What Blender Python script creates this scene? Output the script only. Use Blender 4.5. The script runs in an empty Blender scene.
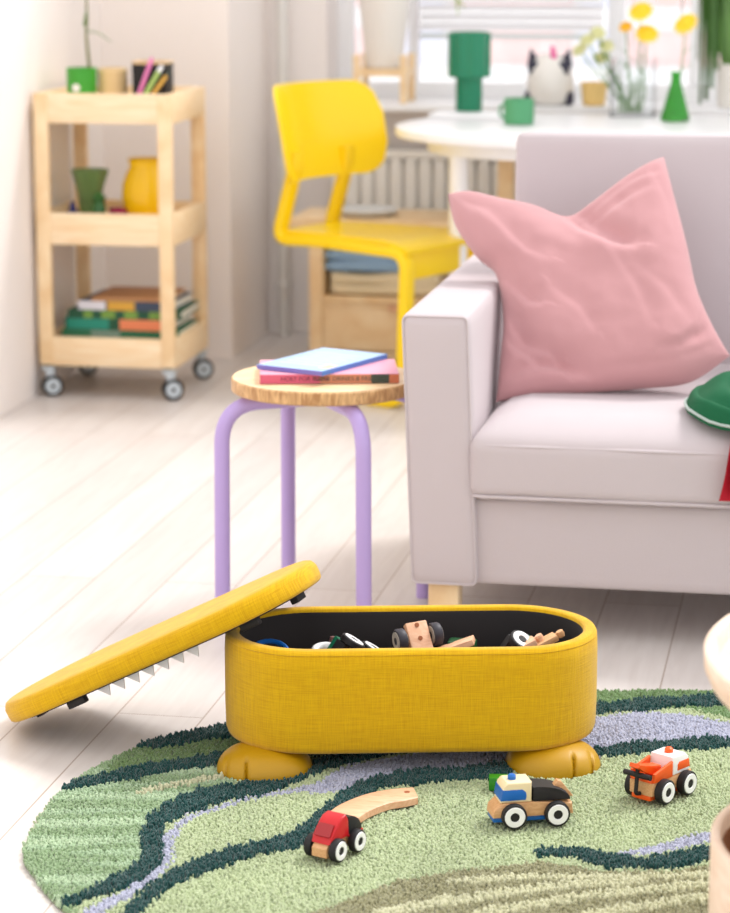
import bpy, bmesh, math, random
import numpy as np
from mathutils import Vector, Matrix, noise as mnoise
random.seed(7)
PI = math.pi
S = bpy.context.scene
C = S.collection

# ---------------------------------------------------------------- camera
FPX = 2540.0; CAM_H = 1.28; YAW = math.radians(10.6); PIT = math.radians(11.8)
cam_d = bpy.data.cameras.new('camera'); cam = bpy.data.objects.new('camera', cam_d); C.objects.link(cam)
cam.location = (0, 0, CAM_H)
cam.rotation_euler = (PI/2 - PIT, 0, YAW)
cam_d.sensor_fit = 'VERTICAL'; cam_d.sensor_height = 36; cam_d.lens = FPX*36/913
cam_d.clip_end = 200
cam_d.dof.use_dof = True; cam_d.dof.focus_distance = 3.85; cam_d.dof.aperture_fstop = 4.6
S.camera = cam

def ray(px, py):
    a = (px-365)/FPX; b = -(py-456.5)/FPX
    y = math.cos(PIT)+b*math.sin(PIT); z = -math.sin(PIT)+b*math.cos(PIT)
    c, s = math.cos(YAW), math.sin(YAW)
    return Vector((a*c-y*s, a*s+y*c, z))
def at_h(px, py, h=0.0):            # surveyed point at height h
    r = ray(px, py); t = (h-CAM_H)/r.z
    return Vector((r.x*t, r.y*t, h))
def at_y(px, py, y):                # surveyed point at room depth y
    r = ray(px, py); t = y/r.y
    return Vector((r.x*t, y, CAM_H+r.z*t))

# ---------------------------------------------------------------- materials
def lin(c):
    return c/12.92 if c <= .04045 else ((c+.055)/1.055)**2.4
def rgb(r, g, b): return (lin(r/255), lin(g/255), lin(b/255), 1)
def newmat(name):
    m = bpy.data.materials.new(name); m.use_nodes = True
    nt = m.node_tree; p = nt.nodes['Principled BSDF']
    return m, nt, p
def plain(name, col, rough=.5, metal=0, spec=.5, coat=0, trans=0, ior=1.45, vary=.04, bump=0, bscale=200, sheen=0):
    m, nt, p = newmat(name)
    p.inputs['Roughness'].default_value = rough; p.inputs['Metallic'].default_value = metal
    p.inputs['Specular IOR Level'].default_value = spec; p.inputs['Coat Weight'].default_value = coat
    p.inputs['Transmission Weight'].default_value = trans; p.inputs['IOR'].default_value = ior
    p.inputs['Sheen Weight'].default_value = sheen
    tc = nt.nodes.new('ShaderNodeTexCoord')
    n = nt.nodes.new('ShaderNodeTexNoise'); n.inputs['Scale'].default_value = 9; n.inputs['Detail'].default_value = 4
    nt.links.new(tc.outputs['Object'], n.inputs['Vector'])
    mx = nt.nodes.new('ShaderNodeMix'); mx.data_type = 'RGBA'
    mx.inputs[6].default_value = tuple(c*(1-vary) for c in col[:3])+(1,)
    mx.inputs[7].default_value = tuple(min(1, c*(1+vary)) for c in col[:3])+(1,)
    nt.links.new(n.outputs['Fac'], mx.inputs[0]); nt.links.new(mx.outputs[2], p.inputs['Base Color'])
    if bump:
        b = nt.nodes.new('ShaderNodeBump'); b.inputs['Strength'].default_value = bump; b.inputs['Distance'].default_value = .002
        n2 = nt.nodes.new('ShaderNodeTexNoise'); n2.inputs['Scale'].default_value = bscale; n2.inputs['Detail'].default_value = 3
        nt.links.new(tc.outputs['Object'], n2.inputs['Vector'])
        nt.links.new(n2.outputs['Fac'], b.inputs['Height']); nt.links.new(b.outputs['Normal'], p.inputs['Normal'])
    return m
def wood(name, a, b, scale=(3, 3, 30), rough=.45, dist=2.5):
    m, nt, p = newmat(name)
    p.inputs['Roughness'].default_value = rough
    tc = nt.nodes.new('ShaderNodeTexCoord'); mp = nt.nodes.new('ShaderNodeMapping')
    mp.inputs['Scale'].default_value = scale
    nt.links.new(tc.outputs['Object'], mp.inputs['Vector'])
    n = nt.nodes.new('ShaderNodeTexNoise'); n.inputs['Scale'].default_value = 1.6; n.inputs['Detail'].default_value = 5; n.inputs['Distortion'].default_value = dist
    nt.links.new(mp.outputs['Vector'], n.inputs['Vector'])
    cr = nt.nodes.new('ShaderNodeValToRGB')
    cr.color_ramp.elements[0].position = .35; cr.color_ramp.elements[0].color = a
    cr.color_ramp.elements[1].position = .65; cr.color_ramp.elements[1].color = b
    nt.links.new(n.outputs['Fac'], cr.inputs['Fac']); nt.links.new(cr.outputs['Color'], p.inputs['Base Color'])
    return m
def weave(name, a, b, s1=900, s2=28, bump=.5, rough=.85, sheen=.2):
    m, nt, p = newmat(name)
    p.inputs['Roughness'].default_value = rough; p.inputs['Specular IOR Level'].default_value = .2
    p.inputs['Sheen Weight'].default_value = sheen
    tc = nt.nodes.new('ShaderNodeTexCoord')
    outs = []
    for sc in ((s2, s2, s1), (s1, s1*.05, s2)):
        mp = nt.nodes.new('ShaderNodeMapping'); mp.inputs['Scale'].default_value = sc
        nt.links.new(tc.outputs['Object'], mp.inputs['Vector'])
        n = nt.nodes.new('ShaderNodeTexNoise'); n.inputs['Scale'].default_value = 1; n.inputs['Detail'].default_value = 2
        nt.links.new(mp.outputs['Vector'], n.inputs['Vector']); outs.append(n.outputs['Fac'])
    ad = nt.nodes.new('ShaderNodeMath'); ad.operation = 'ADD'
    nt.links.new(outs[0], ad.inputs[0]); nt.links.new(outs[1], ad.inputs[1])
    cr = nt.nodes.new('ShaderNodeMapRange'); cr.inputs['From Min'].default_value = .75; cr.inputs['From Max'].default_value = 1.25
    nt.links.new(ad.outputs[0], cr.inputs['Value'])
    mx = nt.nodes.new('ShaderNodeMix'); mx.data_type = 'RGBA'; mx.inputs[6].default_value = a; mx.inputs[7].default_value = b
    nt.links.new(cr.outputs['Result'], mx.inputs[0]); nt.links.new(mx.outputs[2], p.inputs['Base Color'])
    bp = nt.nodes.new('ShaderNodeBump'); bp.inputs['Strength'].default_value = bump; bp.inputs['Distance'].default_value = .001
    nt.links.new(cr.outputs['Result'], bp.inputs['Height']); nt.links.new(bp.outputs['Normal'], p.inputs['Normal'])
    return m
def glass(name, col=(1, 1, 1, 1), mixf=.85, rough=.03):
    m, nt, p = newmat(name)
    nt.nodes.remove(p); out = nt.nodes['Material Output']
    t = nt.nodes.new('ShaderNodeBsdfTransparent'); t.inputs['Color'].default_value = col
    g = nt.nodes.new('ShaderNodeBsdfGlossy'); g.inputs['Roughness'].default_value = rough
    fr = nt.nodes.new('ShaderNodeFresnel'); fr.inputs['IOR'].default_value = 1.45
    mx = nt.nodes.new('ShaderNodeMixShader')
    nt.links.new(fr.outputs['Fac'], mx.inputs[0]); nt.links.new(t.outputs[0], mx.inputs[1]); nt.links.new(g.outputs[0], mx.inputs[2])
    nt.links.new(mx.outputs[0], out.inputs['Surface'])
    return m

M = {}
M['wall'] = plain('wall_paint', rgb(244, 237, 233), .85, vary=.01)
M['wall_warm'] = plain('niche_wall_paint', rgb(248, 240, 235), .85, vary=.01)
M['white'] = plain('white_paint', rgb(245, 245, 246), .35, vary=.01)
M['ceramic'] = plain('white_ceramic', rgb(238, 233, 226), .2, vary=.02)
M['radiator'] = plain('radiator_enamel', rgb(248, 246, 240), .4, vary=.01)
M['sofa'] = plain('sofa_fabric', rgb(200, 190, 193), .95, spec=.15, vary=.02, bump=.35, bscale=600, sheen=.15)
M['pink'] = plain('pink_fabric', rgb(195, 146, 149), .9, spec=.15, vary=.04, bump=.35, bscale=500, sheen=.25)
M['yellow'] = weave('yellow_upholstery', rgb(200, 152, 2), rgb(220, 176, 8), bump=.35)
M['paw'] = plain('mustard_leather', rgb(184, 140, 4), .45, vary=.04, bump=.15, bscale=900)
M['black'] = plain('black_rubber', rgb(28, 26, 28), .6)
M['lining'] = plain('black_lining', rgb(32, 29, 31), .8)
M['chairyellow'] = plain('yellow_lacquer', rgb(250, 212, 14), .3, vary=.02)
M['lilac'] = plain('lilac_powder_coat', rgb(184, 162, 218), .38, vary=.02)
M['pine'] = wood('pine', rgb(240, 205, 155), rgb(252, 226, 184), (3, 3, 3))
M['pine_tray'] = wood('pine_tray', rgb(246, 214, 168), rgb(254, 232, 196), (2, 18, 18))
M['ash'] = wood('ash_top', rgb(232, 196, 148), rgb(250, 226, 186), (4, 30, 30))
M['ash_edge'] = wood('ash_edge', rgb(176, 130, 82), rgb(224, 184, 130), (30, 30, 5), dist=4)
M['beech'] = wood('beech', rgb(222, 168, 132), rgb(238, 192, 158), (10, 40, 40))
M['beech_car'] = wood('beech_car', rgb(206, 152, 104), rgb(224, 178, 130), (20, 90, 90))
M['birch'] = wood('birch', rgb(232, 204, 178), rgb(244, 222, 200), (5, 5, 20))
M['steel'] = plain('steel', rgb(205, 208, 212), .3, metal=.6)
M['wheelgrey'] = plain('castor_grey', rgb(196, 206, 212), .4)
M['pipe'] = plain('pipe_paint', rgb(222, 219, 214), .35, metal=.1)
def col(name, r, g, b, rough=.45, **k):
    if name not in M: M[name] = plain(name, rgb(r, g, b), rough, **k)
    return M[name]

def floor_mat():
    m, nt, p = newmat('white_oiled_boards')
    tc = nt.nodes.new('ShaderNodeTexCoord'); sp = nt.nodes.new('ShaderNodeSeparateXYZ'); cb = nt.nodes.new('ShaderNodeCombineXYZ')
    nt.links.new(tc.outputs['Object'], sp.inputs[0])
    ax = nt.nodes.new('ShaderNodeMath'); ax.operation = 'ADD'; ax.inputs[1].default_value = 1.147+.1458*20
    nt.links.new(sp.outputs['X'], ax.inputs[0])
    ay = nt.nodes.new('ShaderNodeMath'); ay.operation = 'ADD'; ay.inputs[1].default_value = 20.55
    nt.links.new(sp.outputs['Y'], ay.inputs[0])
    nt.links.new(ay.outputs[0], cb.inputs[0]); nt.links.new(ax.outputs[0], cb.inputs[1])
    br = nt.nodes.new('ShaderNodeTexBrick'); br.inputs['Scale'].default_value = 1
    br.inputs['Brick Width'].default_value = 2.3; br.inputs['Row Height'].default_value = .1458
    br.inputs['Mortar Size'].default_value = .0016; br.inputs['Mortar Smooth'].default_value = .3
    br.offset = .37; br.offset_frequency = 2
    br.inputs['Color1'].default_value = rgb(214, 207, 203); br.inputs['Color2'].default_value = rgb(224, 218, 214)
    br.inputs['Mortar'].default_value = rgb(176, 160, 150)
    nt.links.new(cb.outputs[0], br.inputs['Vector'])
    mp = nt.nodes.new('ShaderNodeMapping'); mp.inputs['Scale'].default_value = (26, 2.2, 1)
    nt.links.new(tc.outputs['Object'], mp.inputs['Vector'])
    n = nt.nodes.new('ShaderNodeTexNoise'); n.inputs['Scale'].default_value = 1.5; n.inputs['Detail'].default_value = 6; n.inputs['Distortion'].default_value = 1.2
    nt.links.new(mp.outputs['Vector'], n.inputs['Vector'])
    cr = nt.nodes.new('ShaderNodeValToRGB')
    cr.color_ramp.elements[0].position = .3; cr.color_ramp.elements[0].color = (.92, .905, .90, 1)
    cr.color_ramp.elements[1].position = .6; cr.color_ramp.elements[1].color = (1, 1, 1, 1)
    nt.links.new(n.outputs['Fac'], cr.inputs['Fac'])
    mx = nt.nodes.new('ShaderNodeMix'); mx.data_type = 'RGBA'; mx.blend_type = 'MULTIPLY'; mx.inputs[0].default_value = 1
    nt.links.new(br.outputs['Color'], mx.inputs[6]); nt.links.new(cr.outputs['Color'], mx.inputs[7])
    nt.links.new(mx.outputs[2], p.inputs['Base Color'])
    p.inputs['Roughness'].default_value = .38
    bp = nt.nodes.new('ShaderNodeBump'); bp.inputs['Strength'].default_value = .25; bp.inputs['Distance'].default_value = .001
    nt.links.new(cr.outputs['Color'], bp.inputs['Height']); nt.links.new(bp.outputs['Normal'], p.inputs['Normal'])
    return m
M['floor'] = floor_mat()

# ---------------------------------------------------------------- object helpers
def link(name, bm, mat, parent=None, smooth=True, ang=40):
    me = bpy.data.meshes.new(name)
    bmesh.ops.recalc_face_normals(bm, faces=bm.faces)
    bm.to_mesh(me); bm.free()
    mats = mat if isinstance(mat, (list, tuple)) else [mat]
    for m in mats: me.materials.append(m)
    if smooth:
        for p in me.polygons: p.use_smooth = True
        try: me.set_sharp_from_angle(angle=math.radians(ang))
        except Exception: pass
    o = bpy.data.objects.new(name, me); C.objects.link(o)
    if parent: o.parent = parent
    return o
def thing(name, label, cat, loc=(0, 0, 0), rz=0, group=None):
    o = bpy.data.objects.new(name, None); C.objects.link(o); o.empty_display_size = .05
    o.location = loc; o.rotation_euler = (0, 0, rz); o['label'] = label; o['category'] = cat
    if group: o['group'] = group
    return o
def tag(o, label, cat, group=None, kind=None):
    o['label'] = label; o['category'] = cat
    if group: o['group'] = group
    if kind: o['kind'] = kind
    return o
def struct(name, bm, mat):
    o = link(name, bm, mat, None, False); o['kind'] = 'structure'; return o
def xf(bm, verts, mtx):
    for v in verts: v.co = mtx @ v.co
def box(bm, c, d, bev=0, seg=2, mtx=None):
    r = bmesh.ops.create_cube(bm, size=1); vs = r['verts']
    for v in vs: v.co = Vector((v.co.x*d[0]+c[0], v.co.y*d[1]+c[1], v.co.z*d[2]+c[2]))
    if bev:
        es = list({e for v in vs for e in v.link_edges})
        rr = bmesh.ops.bevel(bm, geom=es, offset=bev, segments=seg, profile=.5, affect='EDGES')
        vs = list({v for f in rr['faces'] for v in f.verts} | {v for v in vs if v.is_valid})
    if mtx: xf(bm, vs, mtx)
    return vs
def bb(*boxes, bev=.002, seg=2):
    bm = bmesh.new()
    for c, d in boxes: box(bm, c, d, bev, seg)
    return bm
def loft(bm, rings, cap0=True, cap1=True, closed=True):
    vr = [[bm.verts.new(p) for p in r] for r in rings]
    n = len(rings[0])
    for a, b in zip(vr[:-1], vr[1:]):
        for i in range(n if closed else n-1):
            j = (i+1) % n
            bm.faces.new((a[i], a[j], b[j], b[i]))
    if cap0: bm.faces.new(vr[0][::-1])
    if cap1: bm.faces.new(vr[-1])
    return vr
def lathe(bm, prof, n=32, c=(0, 0, 0), mtx=None, cap0=True, cap1=True):
    rings = [[(c[0]+r*math.cos(2*PI*i/n), c[1]+r*math.sin(2*PI*i/n), c[2]+z) for i in range(n)] for r, z in prof]
    vr = loft(bm, rings, cap0 and prof[0][0] > 1e-5, cap1 and prof[-1][0] > 1e-5)
    if mtx: xf(bm, [v for r in vr for v in r], mtx)
    return vr
def tube(bm, pts, r, n=12, caps=True, flat=1.0, r1=None, up=None):
    pts = [Vector(p) for p in pts]; rings = []
    t0 = (pts[1]-pts[0]).normalized()
    u = Vector(up) if up else (Vector((0, 0, 1)) if abs(t0.z) < .9 else Vector((1, 0, 0)))
    nrm = (u - t0*u.dot(t0)).normalized()
    for i, p in enumerate(pts):
        t = (pts[min(i+1, len(pts)-1)]-pts[max(i-1, 0)]).normalized()
        nrm = (nrm - t*nrm.dot(t)).normalized(); b = t.cross(nrm)
        rr = r if r1 is None else r+(r1-r)*i/(len(pts)-1)
        rings.append([p+(nrm*math.cos(2*PI*k/n)*flat+b*math.sin(2*PI*k/n))*rr for k in range(n)])
    loft(bm, rings, caps, caps)
def barpath(bm, pts, w, t, side):
    """flat bar: width w along `side`, thickness t in the bending plane"""
    pts = [Vector(p) for p in pts]; s = Vector(side).normalized(); rings = []
    for i, p in enumerate(pts):
        d = (pts[min(i+1, len(pts)-1)]-pts[max(i-1, 0)]).normalized(); n = s.cross(d).normalized()
        ring = []
        for k in range(16):
            a = 2*PI*k/16; ca, sa = math.cos(a), math.sin(a)
            e = .35
            ring.append(p + s*(w/2*math.copysign(abs(ca)**e, ca)) + n*(t/2*math.copysign(abs(sa)**e, sa)))
        rings.append(ring)
    loft(bm, rings)
def fillet(pts, r, n=6):
    pts = [Vector(p) for p in pts]; out = [pts[0]]
    for i in range(1, len(pts)-1):
        a, b, c = pts[i-1], pts[i], pts[i+1]
        rr = min(r, (a-b).length*.49, (c-b).length*.49)
        p0 = b+(a-b).normalized()*rr; p1 = b+(c-b).normalized()*rr
        for k in range(n+1):
            t = k/n; out.append(p0*(1-t)**2+b*2*t*(1-t)+p1*t*t)
    out.append(pts[-1]); return out
def spline(pts, n=8):
    pts = [Vector(p) for p in pts]; out = []
    for i in range(len(pts)-1):
        p0 = pts[max(i-1, 0)]; p1 = pts[i]; p2 = pts[i+1]; p3 = pts[min(i+2, len(pts)-1)]
        for k in range(n):
            t = k/n
            out.append(.5*((2*p1)+(p2-p0)*t+(2*p0-5*p1+4*p2-p3)*t*t+(3*p1-p0-3*p2+p3)*t**3))
    out.append(pts[-1]); return out
def prism(bm, outline, y0, y1, bev=0, seg=2, mtx=None):
    """outline in XZ, extruded along Y"""
    a = [bm.verts.new((x, y0, z)) for x, z in outline]; b = [bm.verts.new((x, y1, z)) for x, z in outline]
    n = len(a); fs = [bm.faces.new(a), bm.faces.new(b[::-1])]
    for i in range(n): bm.faces.new((a[i], b[i], b[(i+1) % n], a[(i+1) % n]))
    vs = a+b
    if bev:
        es = list({e for f in fs for e in f.edges})
        rr = bmesh.ops.bevel(bm, geom=es, offset=bev, segments=seg, profile=.5, affect='EDGES')
        vs = list({v for f in rr['faces'] for v in f.verts} | {v for v in vs if v.is_valid})
    if mtx: xf(bm, vs, mtx)
    return vs
def softbox(bm, c, d, r, cuts=14, crown=0, crown_side=0, mtx=None, fn=None):
    """rounded box with evenly meshed faces; crown swells the top"""
    t = bmesh.new(); bmesh.ops.create_cube(t, size=2)
    bmesh.ops.subdivide_edges(t, edges=t.edges[:], cuts=cuts, use_grid_fill=True)
    h = Vector(d)/2; vm = {}
    for v in t.verts:
        # denser towards edges
        q = Vector([math.sin(v.co[i]*PI/2) for i in range(3)])
        p = Vector((q.x*h.x, q.y*h.y, q.z*h.z))
        i_ = Vector([max(-(h[k]-r), min(h[k]-r, p[k])) for k in range(3)])
        dd = p-i_
        if dd.length > 1e-9: p = i_+dd.normalized()*r
        if crown: p.z += crown*(1 if p.z > 0 else -.2)*max(0, 1-(p.x/h.x)**2)*max(0, 1-(p.y/h.y)**2)
        if crown_side: p.y += math.copysign(crown_side, p.y)*max(0, 1-(p.x/h.x)**4)*max(0, 1-(p.z/h.z)**2)*(abs(p.y)/h.y)
        if fn: p = fn(p)
        p = p+Vector(c)
        if mtx: p = mtx @ p
        vm[v] = bm.verts.new(p)
    for f in t.faces: bm.faces.new([vm[v] for v in f.verts])
    t.free()
def stadium(L, W, ins=0, n=20):
    r = W/2; a = L/2-r; r -= ins; out = []
    for i in range(n+1):
        t = -PI/2+PI*i/n; out.append((a+r*math.cos(t), r*math.sin(t)))
    for i in range(n+1):
        t = PI/2+PI*i/n; out.append((-a+r*math.cos(t), r*math.sin(t)))
    return out
def ring(L, W, ins, z, n=20): return [(x, y, z) for x, y in stadium(L, W, ins, n)]

# ================================================================ SETTING
bm = bmesh.new(); box(bm, (.3, 3.4, -.05), (5.6, 9.2, .1)); struct('floor', bm, M['floor'])
bm = bmesh.new(); box(bm, (-2.24, 3.3, 1.35), (.12, 8.2, 2.7)); struct('wall_left', bm, M['wall'])
bm = bmesh.new(); box(bm, (-2.05, 7.76, 1.35), (.52, .76, 2.7)); struct('wall_niche', bm, M['wall_warm'])
WY = 7.90; WX0 = -1.60; WX1 = .9; SILL = .735
bm = bmesh.new()
box(bm, ((-1.79+WX0)/2, WY+.13, 1.35), (WX0+1.79, .26, 2.7))
box(bm, ((WX0+WX1)/2, WY+.13, SILL/2), (WX1-WX0, .26, SILL))
box(bm, ((WX0+WX1)/2, WY+.13, 2.57), (WX1-WX0, .26, .26))
box(bm, (WX1+1.1, WY+.13, 1.35), (2.2, .26, 2.7))
struct('wall_back', bm, M['wall'])
# window
bm = bmesh.new(); fy = WY+.2
mull = [at_y(px, 60, fy).x for px in (336, 414, 616, 694)]
box(bm, (WX0+.025, fy, 1.59), (.05, .05, 1.7), .004); box(bm, (WX1-.025, fy, 1.59), (.05, .05, 1.7), .004)
box(bm, ((WX0+WX1)/2, fy, SILL+.03), (WX1-WX0, .05, .05), .004); box(bm, ((WX0+WX1)/2, fy, 2.41), (WX1-WX0, .05, .06), .004)
for i, x in enumerate(mull): box(bm, (x, fy-.001, 1.585), (.03 if i != 2 else .05, .046, 1.588), .004)
w = struct('window_1', bm, M['white'])
bm = bmesh.new(); box(bm, ((WX0+WX1)/2, fy+.01, 1.59), (WX1-WX0-.06, .004, 1.62)); link('window_pane', bm, glass('window_glass'), w, False)
bm = bmesh.new(); box(bm, ((WX0+WX1)/2, WY-.02, SILL+.0), (WX1-WX0+.06, .38, .02), .004); s = struct('trim_1', bm, M['white'])
# ================================================================ OUTSIDE
def facade():
    t = thing('neighbouring_building', 'pale pink building with white stone bands seen through the window', 'building', (0, 16, -4))
    bm = bmesh.new(); box(bm, (1.0, .2, 2.5), (9, .4, 8.6)); link('wall', bm, col('pink_render', 252, 226, 224, .9), t)
    bm = bmesh.new(); box(bm, (-6.0, .25, 2.5), (4.9, .4, 8.6)); link('wall', bm, col('lilac_render', 232, 228, 248, .9), t)
    z = 4.0
    for k in range(9):
        bm = bmesh.new(); box(bm, (.9, -.06, z), (9, .14, .13), .01); link('stone_band', bm, M['white'], t); z += .36
    for k, x in enumerate((-2.6, -1.5, -.4, .8, 2.0)):
        for zz in (4.55, 5.75):
            bm = bmesh.new(); box(bm, (x, -.02, zz), (.34, .1, .9), .01); f = link('window_frame', bm, M['white'], t)
            bm = bmesh.new(); box(bm, (x, -.08, zz), (.24, .02, .8)); link('window_pane', bm, col('sky_glass', 226, 230, 246, .1), f)
facade()

# ================================================================ RADIATOR, PIPE
def radiator():
    x0 = at_y(338, 160, 7.80).x; n = 32; p = .046
    t = thing('radiator', 'white column radiator below the window behind the wooden bench', 'radiator', (x0, 7.82, 0))
    bm = bmesh.new()
    for i in range(n): softbox(bm, (i*p, 0, .37), (.042, .06, .40), .010, 4)
    link('fins', bm, M['radiator'], t)
    bm = bmesh.new(); box(bm, (n*p/2-.03, 0, .585), (n*p, .05, .03), .006); box(bm, (n*p/2-.03, 0, .16), (n*p, .05, .03), .006); link('header', bm, M['radiator'], t)
    bm = bmesh.new(); box(bm, (n*p/2-.03, .022, .37), (n*p, .006, .40)); link('added_gap_panel', bm, M['radiator'], t)  # added panel, put behind the fins only to lighten the dark gaps
    for x in (.06, n*p-.12):
        bm = bmesh.new(); box(bm, (x, 0, .07), (.03, .03, .145), .004); link('foot', bm, M['radiator'], t)
radiator()
def pipe():
    x = at_y(283.5, 250, 7.83).x
    t = thing('heating_pipe', 'pale grey vertical heating pipe with a wall bracket in the corner behind the chair', 'pipe', (x, 7.83, 0))
    bm = bmesh.new(); lathe(bm, [(.019, 0), (.019, 2.7)], 20); link('tube', bm, M['pipe'], t)
    bm = bmesh.new(); lathe(bm, [(.020, .150), (.026, .152), (.026, .172), (.020, .174)], 20); box(bm, (0, .035, .162), (.018, .07, .014), .003); link('bracket', bm, M['pipe'], t)
pipe()
# ================================================================ BLIND
def blind():
    a = at_y(419, 36, WY+.1); b = at_y(602, 38, WY+.1); x0, x1 = a.x, b.x
    t = thing('window_blind', 'white slatted blind half lowered in the window above the stepped green vase', 'blind', ((x0+x1)/2, WY+.12, a.z))
    W = x1-x0
    bm = bmesh.new(); box(bm, (0, 0, 0), (W, .03, .016), .004); link('bottom_rail', bm, col('blind_rail', 214, 222, 222, .5), t)
    for i in range(24):
        bm = bmesh.new(); box(bm, (0, 0, 0), (W, .034, .002), mtx=Matrix.Translation((0, 0, .028+i*.029)) @ Matrix.Rotation(math.radians(38), 4, 'X'))
        link('slat', bm, M['white'], t)
    bm = bmesh.new()
    for x in (-W*.36, W*.36): tube(bm, [(x, 0, 0), (x, 0, 1.42)], .0015, 6)
    link('cord', bm, M['white'], t)
    bm = bmesh.new(); box(bm, (0, 0, 1.42), (W, .05, .05), .004); link('head_rail', bm, M['white'], t)
blind()

# ================================================================ TROLLEY
def trolley():
    x0, x1, y0, y1 = -2.163, -1.778, 6.66, 7.04
    t = thing('storage_trolley', 'pine three tier trolley on castors against the left wall', 'trolley', ((x0+x1)/2, (y0+y1)/2, 0))
    hx, hy = (x1-x0)/2, (y1-y0)/2; pw = .038
    for sx in (-1, 1):
        for sy in (-1, 1):
            bm = bb(((sx*(hx-pw/2), sy*(hy-.011), .4635), (pw, .022, .745)), bev=.0015)
            link('post', bm, M['pine'], t)
    for zt, zb in ((.836, .756), (.511, .425), (.168, .088)):
        bm = bmesh.new(); z = (zt+zb)/2; h = zt-zb
        for s in (-1, 1):
            box(bm, (0, s*(hy-.0115), z), (2*hx-2*pw+.0005, .019, h), .0015)
            box(bm, (s*(hx-.0095), 0, z), (.019, 2*hy-.045, h), .0015)
        box(bm, (0, 0, zt-.03), (2*hx-.03, 2*hy-.04, .008))
        link('tray', bm, M['pine_tray'], t)
    for sx in (-1, 1):
        for sy in (-1, 1):
            cx, cy = sx*(hx-.02), sy*(hy-.02)
            bm = bmesh.new(); box(bm, (cx, cy, .078), (.034, .034, .010), .002); box(bm, (cx+.004, cy, .06), (.024, .032, .04), .008, 3)
            c = link('castor', bm, M['wheelgrey'], t)
            a = math.radians(25)
            mt = Matrix.Translation((cx+.010, cy-.006, .030)) @ Matrix.Rotation(a, 4, 'Z') @ Matrix.Rotation(PI/2, 4, 'X')
            bm = bmesh.new(); lathe(bm, [(.022, -.013), (.027, -.012), (.030, -.008), (.030, .008), (.027, .012), (.022, .013)], 24, mtx=mt)
            link('wheel', bm, M['black'], c)
            bm = bmesh.new(); lathe(bm, [(.021, -.0145), (.021, .0145)], 24, mtx=mt); link('hub', bm, M['wheelgrey'], c)
            bm = bmesh.new(); lathe(bm, [(.006, -.016), (.006, .016)], 16, mtx=mt); link('axle', bm, M['black'], c)
trolley()
TZ = [.805, .487, .146]     # upper faces of the trolley trays (+margin)
TZ = [.836-.026, .511-.026, .168-.026]
def pot_sprout():
    p = at_y(82, 88, 6.80); z = TZ[0]
    t = thing('green_cup', 'small bright green cup with a pale spot on top of the trolley', 'cup', (p.x, 6.80, z))
    bm = bmesh.new(); lathe(bm, [(.036, 0), (.041, .003), (.042, .088), (.039, .088), (.038, .008), (0, .008)], 28); link('body', bm, col('grass_green', 62, 160, 50, .35), t)
    bm = bmesh.new(); lathe(bm, [(0, 0), (.011, 0), (.011, .002)], 16, mtx=Matrix.Translation((-.004, -.0418, .035)) @ Matrix.Rotation(PI/2, 4, 'X')); link('spot', bm, M['white'], t)
    t = thing('sprouting_plant', 'thin bare stemmed sprout growing from the green cup', 'plant', (p.x+.022, 6.80, z+.008))
    bm = bmesh.new(); tube(bm, spline([(0, 0, 0), (0, 0, .08), (-.004, 0, .13), (-.006, .0, .18), (-.003, 0, .22), (-.006, 0, .34)]), .0055, 8, r1=.003); link('stem', bm, col('sprout_stem', 118, 120, 74, .6), t)
    def leaf(a, b, w):
        bm = bmesh.new(); tube(bm, spline([a, (Vector(a)+Vector(b))/2+Vector((0, 0, .008)), b], 5), w, 8, flat=.25, r1=w*.3); link('leaf', bm, col('sprout_leaf', 96, 124, 60, .5), t)
    leaf((-.004, 0, .180), (.068, -.01, .150), .008); leaf((-.008, -.004, .195), (.0, -.01, .235), .016); leaf((-.01, 0, .30), (-.07, 0, .34), .010)
    leaf((-.01, 0, .31), (.075, 0, .30), .010); leaf((-.01, 0, .35), (.04, 0, .40), .012)
pot_sprout()
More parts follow.
